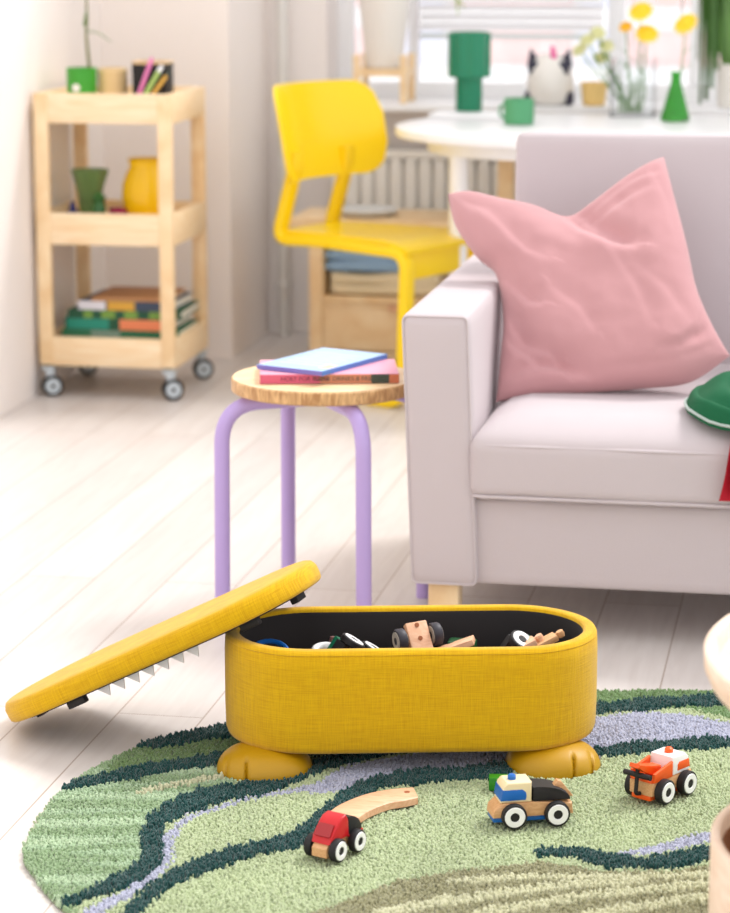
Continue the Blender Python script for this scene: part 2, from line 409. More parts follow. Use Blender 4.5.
def top_tray_items():
    z = TZ[0]
    p = at_y(113, 88, 6.84)
    t = thing('woven_pot', 'pale straw coloured ribbed pot beside the green cup', 'pot', (p.x, 6.84, z))
    bm = bmesh.new(); pr = [(.034, 0)]
    for k in range(4): pr += [(.040, .004+k*.021), (.042, .012+k*.021), (.039, .021+k*.021)]
    pr += [(.034, .086), (.034, .02), (0, .02)]
    lathe(bm, pr, 28); link('body', bm, col('straw', 226, 198, 148, .8), t)
    p = at_y(153, 86, 6.84)
    t = thing('pencil_box', 'square black pencil box with a pale rim on the trolley top', 'box', (p.x, 6.84, z), .05)
    bm = bmesh.new()
    for s in (-1, 1): box(bm, (s*.046, 0, .05), (.004, .09, .10)); box(bm, (0, s*.043, .05), (.096, .004, .10))
    box(bm, (0, 0, .003), (.09, .088, .006)); link('body', bm, M['black'], t)
    bm = bmesh.new()
    for s in (-1, 1): box(bm, (s*.046, 0, .103), (.005, .094, .006)); box(bm, (0, s*.0445, .103), (.097, .005, .006))
    link('rim', bm, M['pine'], t)
    def pen(name, label, a, b, r, m, tip=None):
        a = Vector(a); b = Vector(b); t = thing(name, label, 'pen', a)
        bm = bmesh.new(); tube(bm, [(0, 0, 0), (b-a)*.82], r, 12); link('barrel', bm, m, t)
        bm = bmesh.new(); tube(bm, [(b-a)*.82, b-a], r*1.15, 12, r1=r*.8); link('cap', bm, tip or m, t)
    a = at_y(137, 87, 6.74); b = at_y(152, 58, 6.785); a.z = z+.006
    pen('marker_pen', 'pink marker pen leaning against the black pencil box', a, b, .0058, col('candy_pink', 232, 130, 186, .4))
    a = at_y(142, 88, 6.73); b = at_y(162, 66, 6.785); a.z = z+.006
    pen('marker_pen', 'pale green and orange marker pen leaning beside the pink one', a, b, .0062, col('mint', 170, 200, 110, .4), M['white'])
    a = at_y(148, 88, 6.715); b = at_y(170, 71, 6.785); a.z = z+.006
    pen('marker_pen', 'ochre marker pen lying lowest in front of the black pencil box', a, b, .005, col('ochre', 216, 166, 66, .4), col('dark_cap', 60, 70, 60, .4))
    p = at_y(124, 90, 6.72); 
    bm = bmesh.new(); box(bm, (0, 0, .005), (.055, .05, .010), .002)
    o = link('note_block', bm, M['white']); o.location = (p.x, 6.74, z); tag(o, 'small white block of notes lying on the trolley top between cup and pens', 'notepad')
top_tray_items()
def mid_tray_items():
    z = TZ[1]
    p = at_y(91, 214, 6.86)
    bm = bmesh.new(); n = 36
    prof = [(.026, 0), (.030, .004), (.031, .03), (.033, .06), (.040, .09), (.052, .128), (.050, .128), (.037, .09), (.029, .06), (.027, .008), (0, .008)]
    rings = [[(r*(1+.06*math.cos(9*2*PI*i/n))*math.cos(2*PI*i/n), r*(1+.06*math.cos(9*2*PI*i/n))*math.sin(2*PI*i/n), zz) for i in range(n)] for r, zz in prof[:-1]]
    loft(bm, rings, True, True)
    gl = plain('green_pressed_glass', rgb(142, 178, 112), .12, trans=.35, vary=.05)
    o = link('flared_vase', bm, gl); o.location = (p.x, 6.86, z); tag(o, 'flared moss green glass vase on the middle trolley shelf', 'vase')
    p = at_y(99, 213, 6.74)
    bm = bmesh.new(); lathe(bm, [(.020, 0), (.024, .005), (.018, .02), (.021, .035), (.015, .05), (.022, .062), (.012, .075), (0, .078)], 10)
    o = link('glass_figurine', bm, plain('deep_green_glass', rgb(58, 120, 60), .08, trans=.3)); o.location = (p.x, 6.74, z); tag(o, 'small dark green faceted glass figurine before the flared vase', 'figurine')
    p = at_y(73, 214, 6.78)
    bm = bmesh.new(); lathe(bm, [(.021, 0), (.021, .006), (.010, .028), (.005, .045), (0, .048)], 20)
    o = link('blue_cone', bm, col('navy', 44, 52, 116, .4)); o.location = (p.x, 6.78, z); tag(o, 'small navy blue cone left of the flared vase', 'ornament')
    p = at_y(119, 214, 6.76)
    bm = bmesh.new(); lathe(bm, [(.016, 0), (.026, .009), (.028, .032), (.025, .032), (.022, .012), (0, .008)], 24)
    o = link('small_dish', bm, col('plum', 160, 40, 84, .4)); o.location = (p.x, 6.76, z); tag(o, 'tiny plum red dish between the green and yellow vases', 'dish')
    p = at_y(147, 214, 6.80)
    bm = bmesh.new()
    lathe(bm, [(.042, 0), (.052, .004), (.060, .03), (.063, .06), (.060, .09), (.050, .118), (.042, .132), (.044, .146), (.048, .152), (.045, .153), (.039, .135), (.045, .118), (.055, .06), (.04, .01), (0, .01)], 40)
    o_s = [setattr(v, 'co', v.co*1.09) for v in bm.verts]; o = link('yellow_vase', bm, plain('yellow_glaze', rgb(236, 188, 6), .12, vary=.02)); o.location = (p.x, 6.80, z); tag(o, 'glossy yellow ceramic vase on the middle trolley shelf', 'vase')
mid_tray_items()
def book(name, label, c, d, rz, cover, group=None, spine=None, pages=None, bands=None):
    """book lying flat: c = centre of underside; spine faces -Y"""
    w, dp, h = d
    t = thing(name, label, 'book', c, rz, group)
    bm = bmesh.new(); k = min(.003, h*.16)
    box(bm, (0, 0, k/2), (w, dp, k), .0006); box(bm, (0, 0, h-k/2), (w, dp, k), .0006); box(bm, (0, -dp/2+k/2, h/2), (w, k, h-2*k))
    link('cover', bm, cover, t)
    bm = bmesh.new(); box(bm, (0, k/2, h/2), (w-.006, dp-k-.004, h-2*k)); link('pages', bm, pages or M['paper'], t)
    if bands:
        for a, b, m in bands:
            bm = bmesh.new(); box(bm, (w*((a+b)/2-.5), -dp/2-.0006, h/2), (w*(b-a), .0012, h*.94)); link('spine_panel', bm, m, t)
    return t
M['paper'] = plain('paper', rgb(240, 236, 226), .8)
def trolley_books():
    z = TZ[2]; y = 6.85
    def bk(label, l, r, h, cover, bands=None, rz=0, dy=0):
        nonlocal z; h *= .93
        a = at_y(l, 330, y-.11).x; b = at_y(r, 330, y-.11).x
        book('picture_book', label, ((a+b)/2, y+dy, z), (b-a, .23, h), rz, cover, 'books on the bottom trolley shelf', bands=bands); z += h+.0004
    G = col('book_green', 52, 120, 86, .5); R = col('book_red', 170, 60, 60, .5); T = col('teal', 40, 150, 128, .5); O = col('coral', 236, 140, 96, .5)
    N = col('slate_navy', 60, 74, 96, .5); Yb = col('mustard', 216, 166, 62, .5); W_ = col('offwhite', 226, 224, 232, .6); D = col('forest', 30, 86, 60, .5); K = col('brown_card', 190, 140, 96, .7); Lm = col('leaf_lime', 120, 160, 70, .5)
    bk('thin red picture book, lowest in the trolley stack', 60, 176, .012, R)
    bk('green picture book above the red one in the trolley stack', 62, 178, .028, G, [(.25, .5, col('sage_grey', 128, 156, 140, .5))], .02)
    bk('picture book with a teal and coral spine in the trolley stack', 66, 172, .034, D, [(.02, .42, T), (.52, .97, O)], -.02)
    bk('dark green picture book with lime dashes on its spine in the trolley stack', 68, 180, .024, D, [(.14, .22, Lm), (.3, .42, Lm), (.5, .62, Lm), (.72, .85, Lm)], .03)
    bk('book with white, mustard and navy spine near the top of the trolley stack', 80, 172, .028, N, [(0, .3, W_), (.32, .62, Yb)], -.03)
    bk('brown covered thin book, topmost in the trolley stack', 92, 168, .010, K, None, .02)
trolley_books()

# ================================================================ WOODEN BENCH + TOWELS
def bench():
    y0, y1 = 7.30, 7.60
    xa = at_y(309, 300, y0).x; xb = xa+.78; z1 = .437
    t = thing('storage_bench', 'low pine bench with open shelf and a wide drawer under the window', 'bench', ((xa+xb)/2, (y0+y1)/2, 0))
    cx = (xa+xb)/2; cy = (y0+y1)/2; w = xb-xa; d = y1-y0
    bm = bb(((-.01, 0, z1-.012), (w+.10, d+.01, .024))); link('top', bm, M['pine'], t)
    for s in (-1, 1):
        bm = bb(((s*(w/2-.02), 0, (z1-.024)/2), (.040, d, z1-.024))); link('side_panel', bm, M['pine'], t)
    bm = bb(((0, 0, .198), (w-.08, d-.01, .016)), ((0, 0, .035), (w-.08, d-.01, .016)), ((0, d/2-.006, .22), (w-.08, .01, .40))); link('carcass', bm, M['pine'], t)
    bm = bb(((0, -d/2+.012, .118), (w-.084, .018, .140)), ((0, -d/2+.001, .184), (w-.084, .008, .010))); dr = link('drawer', bm, M['pine'], t)
    bm = bb(((-.12, -d/2-.004, .178), (.06, .012, .02)), bev=.004); link('handle', bm, M['beech'], dr)
    # towels in the open compartment
    z = .207
    xa2 = at_y(330, 280, y0+.04).x
    for i, (nm, lab, m, h, dx) in enumerate((('folded_towel', 'cream folded towel on the bench shelf under the blue one', col('cream_towel', 236, 222, 190, .95, bump=.6, bscale=300), .062, 0), ('folded_towel', 'light blue folded towel on top of the cream one', col('blue_towel', 150, 184, 218, .95, bump=.6, bscale=300), .066, -.02))):
        bm = bmesh.new()
        def f(p, h=h):
            p.z += .006*math.sin(p.x*22+i*2)*(1 if p.z > 0 else .0); return p
        for q in range(2): softbox(bm, (0, 0, h/4+q*h/2), (.33, .22, h/2+.004), h/4-.002, 10, fn=f)
        o = link(nm, bm, m); o.location = (xa2+.165+dx, y0+.145, z+.004); tag(o, lab, 'towel'); z += h+.006
    # plate on the bench top
    p = at_h(380, 207, z1)
    bm = bmesh.new(); lathe(bm, [(.07, 0), (.085, .004), (.098, .018), (.095, .018), (.08, .006), (0, .006)], 40)
    o = link('tray_plate', bm, col('pale_plate', 222, 224, 222, .3)); o.location = (p.x, 7.42, z1+.001); tag(o, 'pale grey plate lying on the pine bench behind the yellow chair', 'plate')
bench()

# ================================================================ YELLOW CHAIR
def chair():
    rn = at_h(285, 233, .445); a = math.radians(-24.5)
    f = Vector((math.cos(a), math.sin(a), 0)); n = Vector((-math.sin(a), math.cos(a), 0))
    root = rn+n*.13; root.z = 0
    t = thing('yellow_chair', 'yellow lacquered cantilever chair standing between the trolley and the table', 'chair', root, a)
    m = M['chairyellow']; L = .432
    rz_, fz = .122, .175
    # seat
    bm = bmesh.new(); hw0, hw1 = .130, .185
    def prof(u, v, top):
        x = -.005+u*(L+.02); w = hw0+(hw1-hw0)*u
        y = v*w; z = .455-.012*math.sin(PI*u)*(1-v*v)-(.02*max(0, u-.85)/.15)
        return (x, y, z if top else z-.014)
    N = 16
    g = {}
    for k in (0, 1):
        for i in range(N+1):
            for j in range(N+1): g[k, i, j] = bm.verts.new(prof(i/N, j/N*2-1, k))
    for i in range(N):
        for j in range(N):
            bm.faces.new((g[1, i, j], g[1, i+1, j], g[1, i+1, j+1], g[1, i, j+1])); bm.faces.new((g[0, i, j], g[0, i, j+1], g[0, i+1, j+1], g[0, i+1, j]))
    for i in range(N):
        for A in ((i, 0, i+1, 0), (i, N, i+1, N), (0, i, 0, i+1), (N, i, N, i+1)):
            bm.faces.new((g[0, A[0], A[1]], g[0, A[2], A[3]], g[1, A[2], A[3]], g[1, A[0], A[1]]))
    link('seat', bm, m, t)
    for s in (-1, 1):
        def y(u): return s*(rz_+(fz-rz_)*u)
        pts = [(.030, s*.124, .670), (.032, s*.124, .625), (-.03, s*.122, .424), (.12, y(.2), .430), (L*.6, y(.6), .427), (L+.01, y(1), .423), (L-.005, y(1), .014), (.07, y(.2), .014)]
        pts = fillet(pts, .05, 8)
        # flatter joint at top
        bm = bmesh.new(); barpath(bm, pts, .044, .028, (0, 1, 0)); link('side_frame', bm, m, t)
    bm = bb(((.07, 0, .014), (.04, .25, .026)), bev=.006); link('base_bar', bm, m, t)
    bm = bb(((L-.008, 0, .385), (.014, .34, .075)), bev=.004); link('apron', bm, m, t)
    # curved back panel
    bm = bmesh.new(); R = .37; H = .262; half = .265; r = .09; N1, N2 = 28, 14
    g = {}
    for k in (0, 1):
        for i in range(N1+1):
            for j in range(N2+1):
                u = i/N1*2-1; v = j/N2*2-1
                sx = u*half; 
                over = max(0, abs(sx)-(half-r))
                hh = H/2-r+math.sqrt(max(0, r*r-over*over))
                sy = v*hh
                th = sx/R; rad = R - (.006 if k else -.006)
                yy = rad*math.sin(th); xx = (R-rad*math.cos(th))
                g[k, i, j] = bm.verts.new((xx-.012-sy*.20, yy, .722+sy))
    for i in range(N1):
        for j in range(N2):
            bm.faces.new((g[1, i, j], g[1, i+1, j], g[1, i+1, j+1], g[1, i, j+1])); bm.faces.new((g[0, i, j], g[0, i, j+1], g[0, i+1, j+1], g[0, i+1, j]))
    for i in range(N1):
        for jj in (0, N2): bm.faces.new((g[0, i, jj], g[0, i+1, jj], g[1, i+1, jj], g[1, i, jj]))
    for j in range(N2):
        for ii in (0, N1): bm.faces.new((g[0, ii, j], g[0, ii, j+1], g[1, ii, j+1], g[1, ii, j]))
    link('backrest', bm, m, t)
chair()

# ================================================================ TABLE
TH = .73
def table():
    cx, cy, r = -.755, 7.16, .49
    L = 2.5; W = 2*r
    X0 = cx-r+L/2
    t = thing('dining_table', 'white round ended dining table under the window behind the sofa', 'table', (X0, cy, 0))
    bm = bmesh.new(); loft(bm, [ring(L, W, .004, TH-.026, 28), ring(L, W, 0, TH-.022, 28), ring(L, W, 0, TH-.003, 28), ring(L, W, .003, TH, 28)]); link('tabletop', bm, M['white'], t)
    bm = bmesh.new(); loft(bm, [ring(L, W, .09, TH-.066, 28), ring(L, W, .09, TH-.026, 28)]); link('apron', bm, M['white'], t)
    lx = at_y(457, 200, 6.90).x-X0
    for x, y in ((lx, -.235), (-lx, -.235), (-lx, .235)):
        bm = bmesh.new(); lathe(bm, [(.022, 0), (.026, .01), (.026, TH-.06)], 24, (x, y, 0)); link('leg', bm, M['white'], t)
    px = at_y(505, 200, 7.38).x-X0
    bm = bb(((px, .245, (TH-.06)/2), (.046, .046, TH-.06)), bev=.004); o = link('leg', bm, M['pine'], t); o['label'] = 'square pine leg'
table()
def on_table():
    z = TH+.001
    # stepped green vase on a white tray
    p = at_y(470, 112, 7.48)
    bm = bmesh.new(); box(bm, (0, 0, .006), (.24, .22, .012), .004)
    p2 = at_h(476, 117, z)
    o = link('serving_tray', bm, M['white']); o.location = (at_y(474, 112, 7.46).x, 7.46, z); tag(o, 'flat white tray on the table under the stepped green vase', 'tray')
    bm = bmesh.new(); n = 40
    g = plain('bottle_green_glaze', rgb(28, 128, 92), .25, vary=.05)
    def fl(r, k=10): return [(r*(1+.05*math.cos(k*2*PI*i/n))*math.cos(2*PI*i/n), r*(1+.05*math.cos(k*2*PI*i/n))*math.sin(2*PI*i/n)) for i in range(n)]
    rings = []
    for r, zz in ((.033, 0), (.035, .004), (.035, .085), (.037, .09), (.053, .092), (.056, .095), (.056, .21), (.052, .214), (.047, .214), (.045, .12), (.02, .1)): rings.append([(x, y, zz) for x, y in fl(r)])
    loft(bm, rings)
    x = at_y(469, 90, 7.50).x; [setattr(v, 'co', v.co*1.08) for v in bm.verts]
    o = link('stepped_vase', bm, g); o.location = (x, 7.50, z+.0125); tag(o, 'tall dark green vase with a stepped ribbed body on the white tray', 'vase')
    # green mug
    x = at_y(519, 110, 7.18).x
    t = thing('green_mug', 'small mid green cup on the front of the white table', 'mug', (x, 7.18, z))
    bm = bmesh.new(); lathe(bm, [(.038, 0), (.043, .003), (.043, .072), (.040, .073), (.039, .006), (0, .006)], 32); link('body', bm, col('jade', 84, 160, 112, .35), t)
    bm = bmesh.new(); tube(bm, spline([(-.042, .0, .055), (-.053, .0, .048), (-.053, .0, .026), (-.042, .0, .018)], 6), .004, 8); link('handle', bm, M['jade'], t)
    # green flask vase
    p = at_h(675, 121, z)
    x, y = p.x, p.y
    gg = plain('lime_glass', rgb(84, 204, 76), .06, trans=.75, vary=.02)
    bm = bmesh.new(); lathe(bm, [(.036, 0), (.043, .004), (.040, .015), (.016, .105), (.013, .125), (.017, .14), (.014, .14), (.010, .125), (.013, .105), (.036, .015), (0, .012)], 32)
    o = link('flask_vase', bm, gg); o.location = (x, y, z); tag(o, 'bright green glass flask shaped vase on the table', 'vase')
    fx, fy_ = x, y
    # clear square vase
    p = at_h(632, 117, z)
    bm = bmesh.new()
    for s in (-1, 1): box(bm, (s*.062, 0, .085), (.004, .12, .165)); box(bm, (0, s*.058, .085), (.12, .004, .165))
    box(bm, (0, 0, .005), (.128, .12, .01))
    o = link('glass_vase', bm, glass('clear_glass', (.985, .992, .995, 1))); o.location = (p.x, p.y+.05, z); tag(o, 'clear square glass vase holding cut flowers on the table', 'vase')
    gx, gy = p.x, p.y+.05
    # flowers
    yel = col('petal_yellow', 250, 208, 40, .6); stemm = col('stem_green', 96, 148, 70, .6); leafm = col('leaf_green', 110, 158, 80, .6)
    def daisy(label, base, px, py, yy, r, m, cat='flower', grp='yellow flowers on the table', leaves=2):
        h = at_y(px, py, yy); b = Vector(base); t = thing('cut_flower', label, cat, b, 0, grp)
        d = h-b; mid = d*.5+Vector((d.x*.12, 0, .01))
        bm = bmesh.new(); tube(bm, spline([(0, 0, 0), mid, d], 8), .0022, 6); link('stem', bm, stemm, t)
        bm = bmesh.new(); tilt = Matrix.Translation(d) @ Matrix.Rotation(math.radians(48), 4, 'X') @ Matrix.Rotation(random.uniform(-.4, .4), 4, 'Y')
        for k in range(12):
            a = 2*PI*k/12; c_, s_ = math.cos(a), math.sin(a)
            q = [tilt @ Vector((c_*rr-s_*ww, s_*rr+c_*ww, zz)) for rr, ww, zz in ((r*.2, -r*.1, .002), (r*.7, -r*.2, .006), (r, 0, 0), (r*.7, r*.2, .006), (r*.2, r*.1, .002))]
            q2 = [v-Vector((0, .001, .002)) for v in q]
            A = [bm.verts.new(v) for v in q]; B = [bm.verts.new(v) for v in q2]
            bm.faces.new(A); bm.faces.new(B[::-1])
            for i in range(5): bm.faces.new((A[i], B[i], B[(i+1) % 5], A[(i+1) % 5]))
        lathe(bm, [(r*.34, -.004), (r*.36, .004), (r*.2, .01), (0, .011)], 14, mtx=tilt)
        link('flower_head', bm, m, t)
        for k in range(leaves):
            u = .45+.2*k; p0 = mid*(2*u) if u < .5 else mid.lerp(d, 2*u-1)
            e = p0+Vector((random.choice((-1, 1))*.035, -.01, .02))
            bm = bmesh.new(); tube(bm, spline([p0, p0.lerp(e, .5)+Vector((0, 0, .006)), e], 4), .006, 8, flat=.2, r1=.001); link('leaf', bm, leafm, t)
    B0 = (gx, gy, z+.012)
    daisy('yellow flower highest in the clear vase', (gx+.01, gy, z+.012), 641, 12, gy, .040, yel)
    daisy('yellow flower hanging right in the clear vase', (gx+.015, gy+.01, z+.012), 647, 34, gy-.01, .038, yel)
    daisy('small yellow flower at the left of the clear vase', (gx-.005, gy, z+.012), 626, 27, gy+.01, .022, col('marigold', 248, 190, 30, .6))
    daisy('yellow flower in the green flask vase', (fx, fy_, z+.016), 686, 24, fy_, .040, yel, leaves=3)
    cream = col('cream_petal', 214, 214, 158, .7)
    for i, (px, py) in enumerate(((588, 40), (598, 33), (606, 46), (580, 50), (601, 58))):
        lab = ['pale green blossom left in the clear vase, upper one', 'pale green blossom in the clear vase, the topmost pale one', 'pale green blossom in the clear vase nearest the yellow flowers', 'pale green blossom reaching farthest left from the clear vase', 'pale green blossom drooping lowest from the clear vase'][i]
        daisy(lab, (gx-.02+.006*i, gy-.02+.008*i, z+.012), px, py, gy-.02+.01*i, .026, cream, grp='pale green blossoms in the clear vase', leaves=2)
    for i in range(7):
        a = Vector((gx-.04+.01*i, gy-.03+.007*i, z+.012)); e = at_y(614+5*i+random.uniform(-3, 3), random.uniform(52, 84), gy)
        bm = bmesh.new(); tube(bm, spline([(0, 0, 0), (e-a)*.5+Vector((.01, 0, 0)), e-a], 5), .003, 6, r1=.001)
        for k in range(3):
            q = (e-a)*(.5+.2*k); w = q+Vector((random.uniform(-.03, .03), random.uniform(-.01, .01), .025)); tube(bm, spline([q, q.lerp(w, .5), w], 3), .006, 6, flat=.25, r1=.001)
        o = link('green_sprig', bm, leafm); o.location = a; tag(o, 'leafy green sprig filling the clear vase', 'sprig', 'green sprigs in the clear vase')
on_table()
def plant_stand():
    a = Vector((0, 7.755, 0)); xl = at_y(357, 60, a.y).x; xr = at_y(404, 60, a.y).x
    w = xr-xl; cx = (xl+xr)/2; cy = a.y+w/2-.005; z0 = SILL+.0105
    t = thing('plant_stand', 'pine four legged stand on the window sill behind the yellow chair back', 'stand', (cx, cy, z0))
    zt = at_y(404, 55, a.y).z-z0; zc = at_y(404, 73, a.y).z-z0
    for sx in (-1, 1):
        for sy in (-1, 1):
            bm = bb(((sx*w/2, sy*w/2, zt/2), (.020, .020, zt)), bev=.002); link('leg', bm, M['pine'], t)
    bm = bb(((0, -w/2, zc), (w, .016, .022)), ((0, w/2, zc), (w, .016, .022)), ((-w/2, 0, zc), (.016, w, .022)), ((w/2, 0, zc), (.016, w, .022)), ((0, 0, zc+.006), (w, .03, .010)), bev=.001); link('crossbar', bm, M['pine'], t)
    bm = bmesh.new(); r = w/2-.013
    lathe(bm, [(r*.86, 0), (r*.95, .004), (r*1.0, .03), (r*1.42, .26), (r*1.38, .26), (r*.94, .03), (0, .02)], 36)
    # walls clear the four legs: the pot flares only above them
    o = link('tall_pot', bm, M['ceramic']); o.location = (cx, cy, z0+zc+.012); tag(o, 'tall tapered white pot held in the pine plant stand', 'pot')
plant_stand()
def on_sill():
    z = SILL+.011; y = WY-.13
    c = at_y(550, 80, y).x
    t = thing('cat_vase', 'round white cat shaped pot with black ears on the window sill', 'pot', (c, y, z))
    bm = bmesh.new(); lathe(bm, [(.045, 0), (.060, .01), (.071, .045), (.072, .075), (.066, .11), (.050, .138), (.030, .152), (0, .156)], 36); link('body', bm, M['ceramic'], t)
    for s in (-1, 1):
        bm = bmesh.new(); v = [(-.024, 0), (.024, 0), (0, .055)]
        prism(bm, v, -.012, .012, .003, mtx=Matrix.Translation((s*.046, -.012, .118)) @ Matrix.Rotation(s*.25, 4, 'Y')); link('ear', bm, col('cat_black', 48, 46, 66, .3), t)
        bm = bmesh.new(); softbox(bm, (s*.062, -.012, .022), (.026, .05, .045), .012, 5); link('paw', bm, M['cat_black'], t)
        bm = bmesh.new(); softbox(bm, (s*.042, -.034, .112), (.040, .03, .044), .014, 5, mtx=None); link('patch', bm, M['cat_black'], t)
    bm = bmesh.new(); tube(bm, spline([(.012, -.03, .12), (.014, -.035, .145), (.010, -.03, .170), (.006, -.03, .178)], 5), .011, 10, r1=.004); link('bow', bm, col('magenta', 236, 60, 150, .5), t)
    a = at_y(570, 3, y-.01)
    # yellow pot
    x = at_y(594, 90, y).x
    bm = bmesh.new(); lathe(bm, [(.028, 0), (.034, .004), (.042, .070), (.039, .070), (.030, .01), (0, .008)], 30); o = link('flower_pot', bm, col('sand_yellow', 240, 204, 130, .5)); o.location = (x, y, z); tag(o, 'small sand yellow pot on the sill right of the cat pot', 'pot')
    # tall leaved plants
    lg = plain('dark_leaf', rgb(58, 98, 34), .4, vary=.2); lg2 = plain('mid_leaf', rgb(104, 146, 74), .4, vary=.2)
    def strap(bm, pts, w):
        tube(bm, spline(pts, 8), w*1.35, 8, flat=.16, r1=w*.5, up=(0, 1, 0))
    x = at_y(735, 90, y).x
    t = thing('potted_plant', 'upright leafy plant in a tall white pot at the right of the sill', 'plant', (x, y, z))
    bm = bmesh.new(); lathe(bm, [(.048, 0), (.052, .004), (.060, .13), (.056, .13), (.048, .02), (0, .11)], 30); link('pot', bm, M['ceramic'], t)
    for k in range(7):
        s = random.uniform(-.07, .02)
        bm = bmesh.new(); strap(bm, [(s*.4, 0, .11), (s*.9, -.01, .22), (s*1.3, -.015*k/3, .34+.01*k)], .014); link('leaf', bm, lg2, t)
    x = at_y(712, 40, y-.02).x
    t = thing('trailing_plant', 'plant with dark green strap leaves hanging down at the right of the window', 'plant', (x, y, 1.16))
    bm = bmesh.new(); lathe(bm, [(.05, 0), (.07, .004), (.08, .12), (.075, .12), (.06, .02), (0, .1)], 30); link('pot', bm, M['ceramic'], t)
    bm = bmesh.new(); 
    for k in range(3): tube(bm, [(.077*math.cos(k*2.1), .077*math.sin(k*2.1), .11), (0, 0, .6)], .0015, 6)
    tube(bm, [(0, 0, .6), (0, 0, 1.28)], .0015, 6); link('hanger', bm, M['ceramic'], t)
    for px, py, w in ((700, 104, .014), (706, 100, .013), (717, 70, .012), (712, 88, .012), (680, 28, .012), (697, 60, .013), (724, 60, .012)):
        e = at_y(px, py, y-.05-random.uniform(0, .02)); e = e-Vector((x, y, 1.16))
        st = Vector((max(-.07, min(.07, e.x*.8)), -.06, .11))
        bm = bmesh.new(); strap(bm, [st*.6+Vector((0, 0, .05)), st+Vector((0, -.02, .04)), (st.x+e.x)/2*Vector((1, 0, 0))+Vector((0, e.y-.02, (.12+e.z)/2)), e], w); link('leaf', bm, lg, t)
    # little sprig with a magenta bud hanging from the blind rail
    for px, py, m, lab, n0 in ((458, 16, col('fresh_leaf', 168, 192, 84, .5), 'yellow green leaf tip hanging in the window above the stepped vase', 'hanging_leaf'), (571, 2, M['magenta'], 'pink petal hanging at the top above the cat pot', 'hanging_petal')):
        e = at_y(px, py, y-.02)
        bm = bmesh.new(); tube(bm, spline([(0, 0, 1.0), (.002, 0, .15), (.003, 0, .05)], 4), .0012, 6)
        tube(bm, spline([(-.008, 0, .075), (-.002, 0, .04), (.0, 0, .01)], 5), .011, 8, flat=.4, r1=.003)
        tube(bm, spline([(.0, 0, .055), (.012, 0, .045), (.02, 0, .03)], 5), .008, 8, flat=.4, r1=.002)
        o = link(n0, bm, m); o.location = e-Vector((0, 0, .008)); tag(o, lab, 'plant')
on_sill()

# ================================================================ STOOL
def stool():
    c = at_h(324, 376, .45); c.z = 0
    t = thing('round_stool', 'round wooden stool with lilac bent legs beside the sofa', 'stool', c, 0)
    bm = bmesh.new(); R = .175
    lathe(bm, [(R-.003, .424), (R, .427), (R, .447), (R-.003, .450), (0, .450)], 72)
    bm.faces.ensure_lookup_table(); bmesh.ops.recalc_face_normals(bm, faces=bm.faces)
    for f in bm.faces: f.material_index = 0 if abs(f.normal.z) > .9 else 1
    link('seat', bm, [M['ash'], M['ash_edge']], t)
    for k in range(4):
        a = math.radians(32-90*k); d = Vector((math.cos(a), math.sin(a), 0))
        pts = fillet([d*.03+Vector((0, 0, .409)), d*.203+Vector((0, 0, .409)), d*.206+Vector((0, 0, .0))], .075, 12)
        bm = bmesh.new(); tube(bm, pts, .0145, 18); link('leg', bm, M['lilac'], t)
    return c
sc = stool()
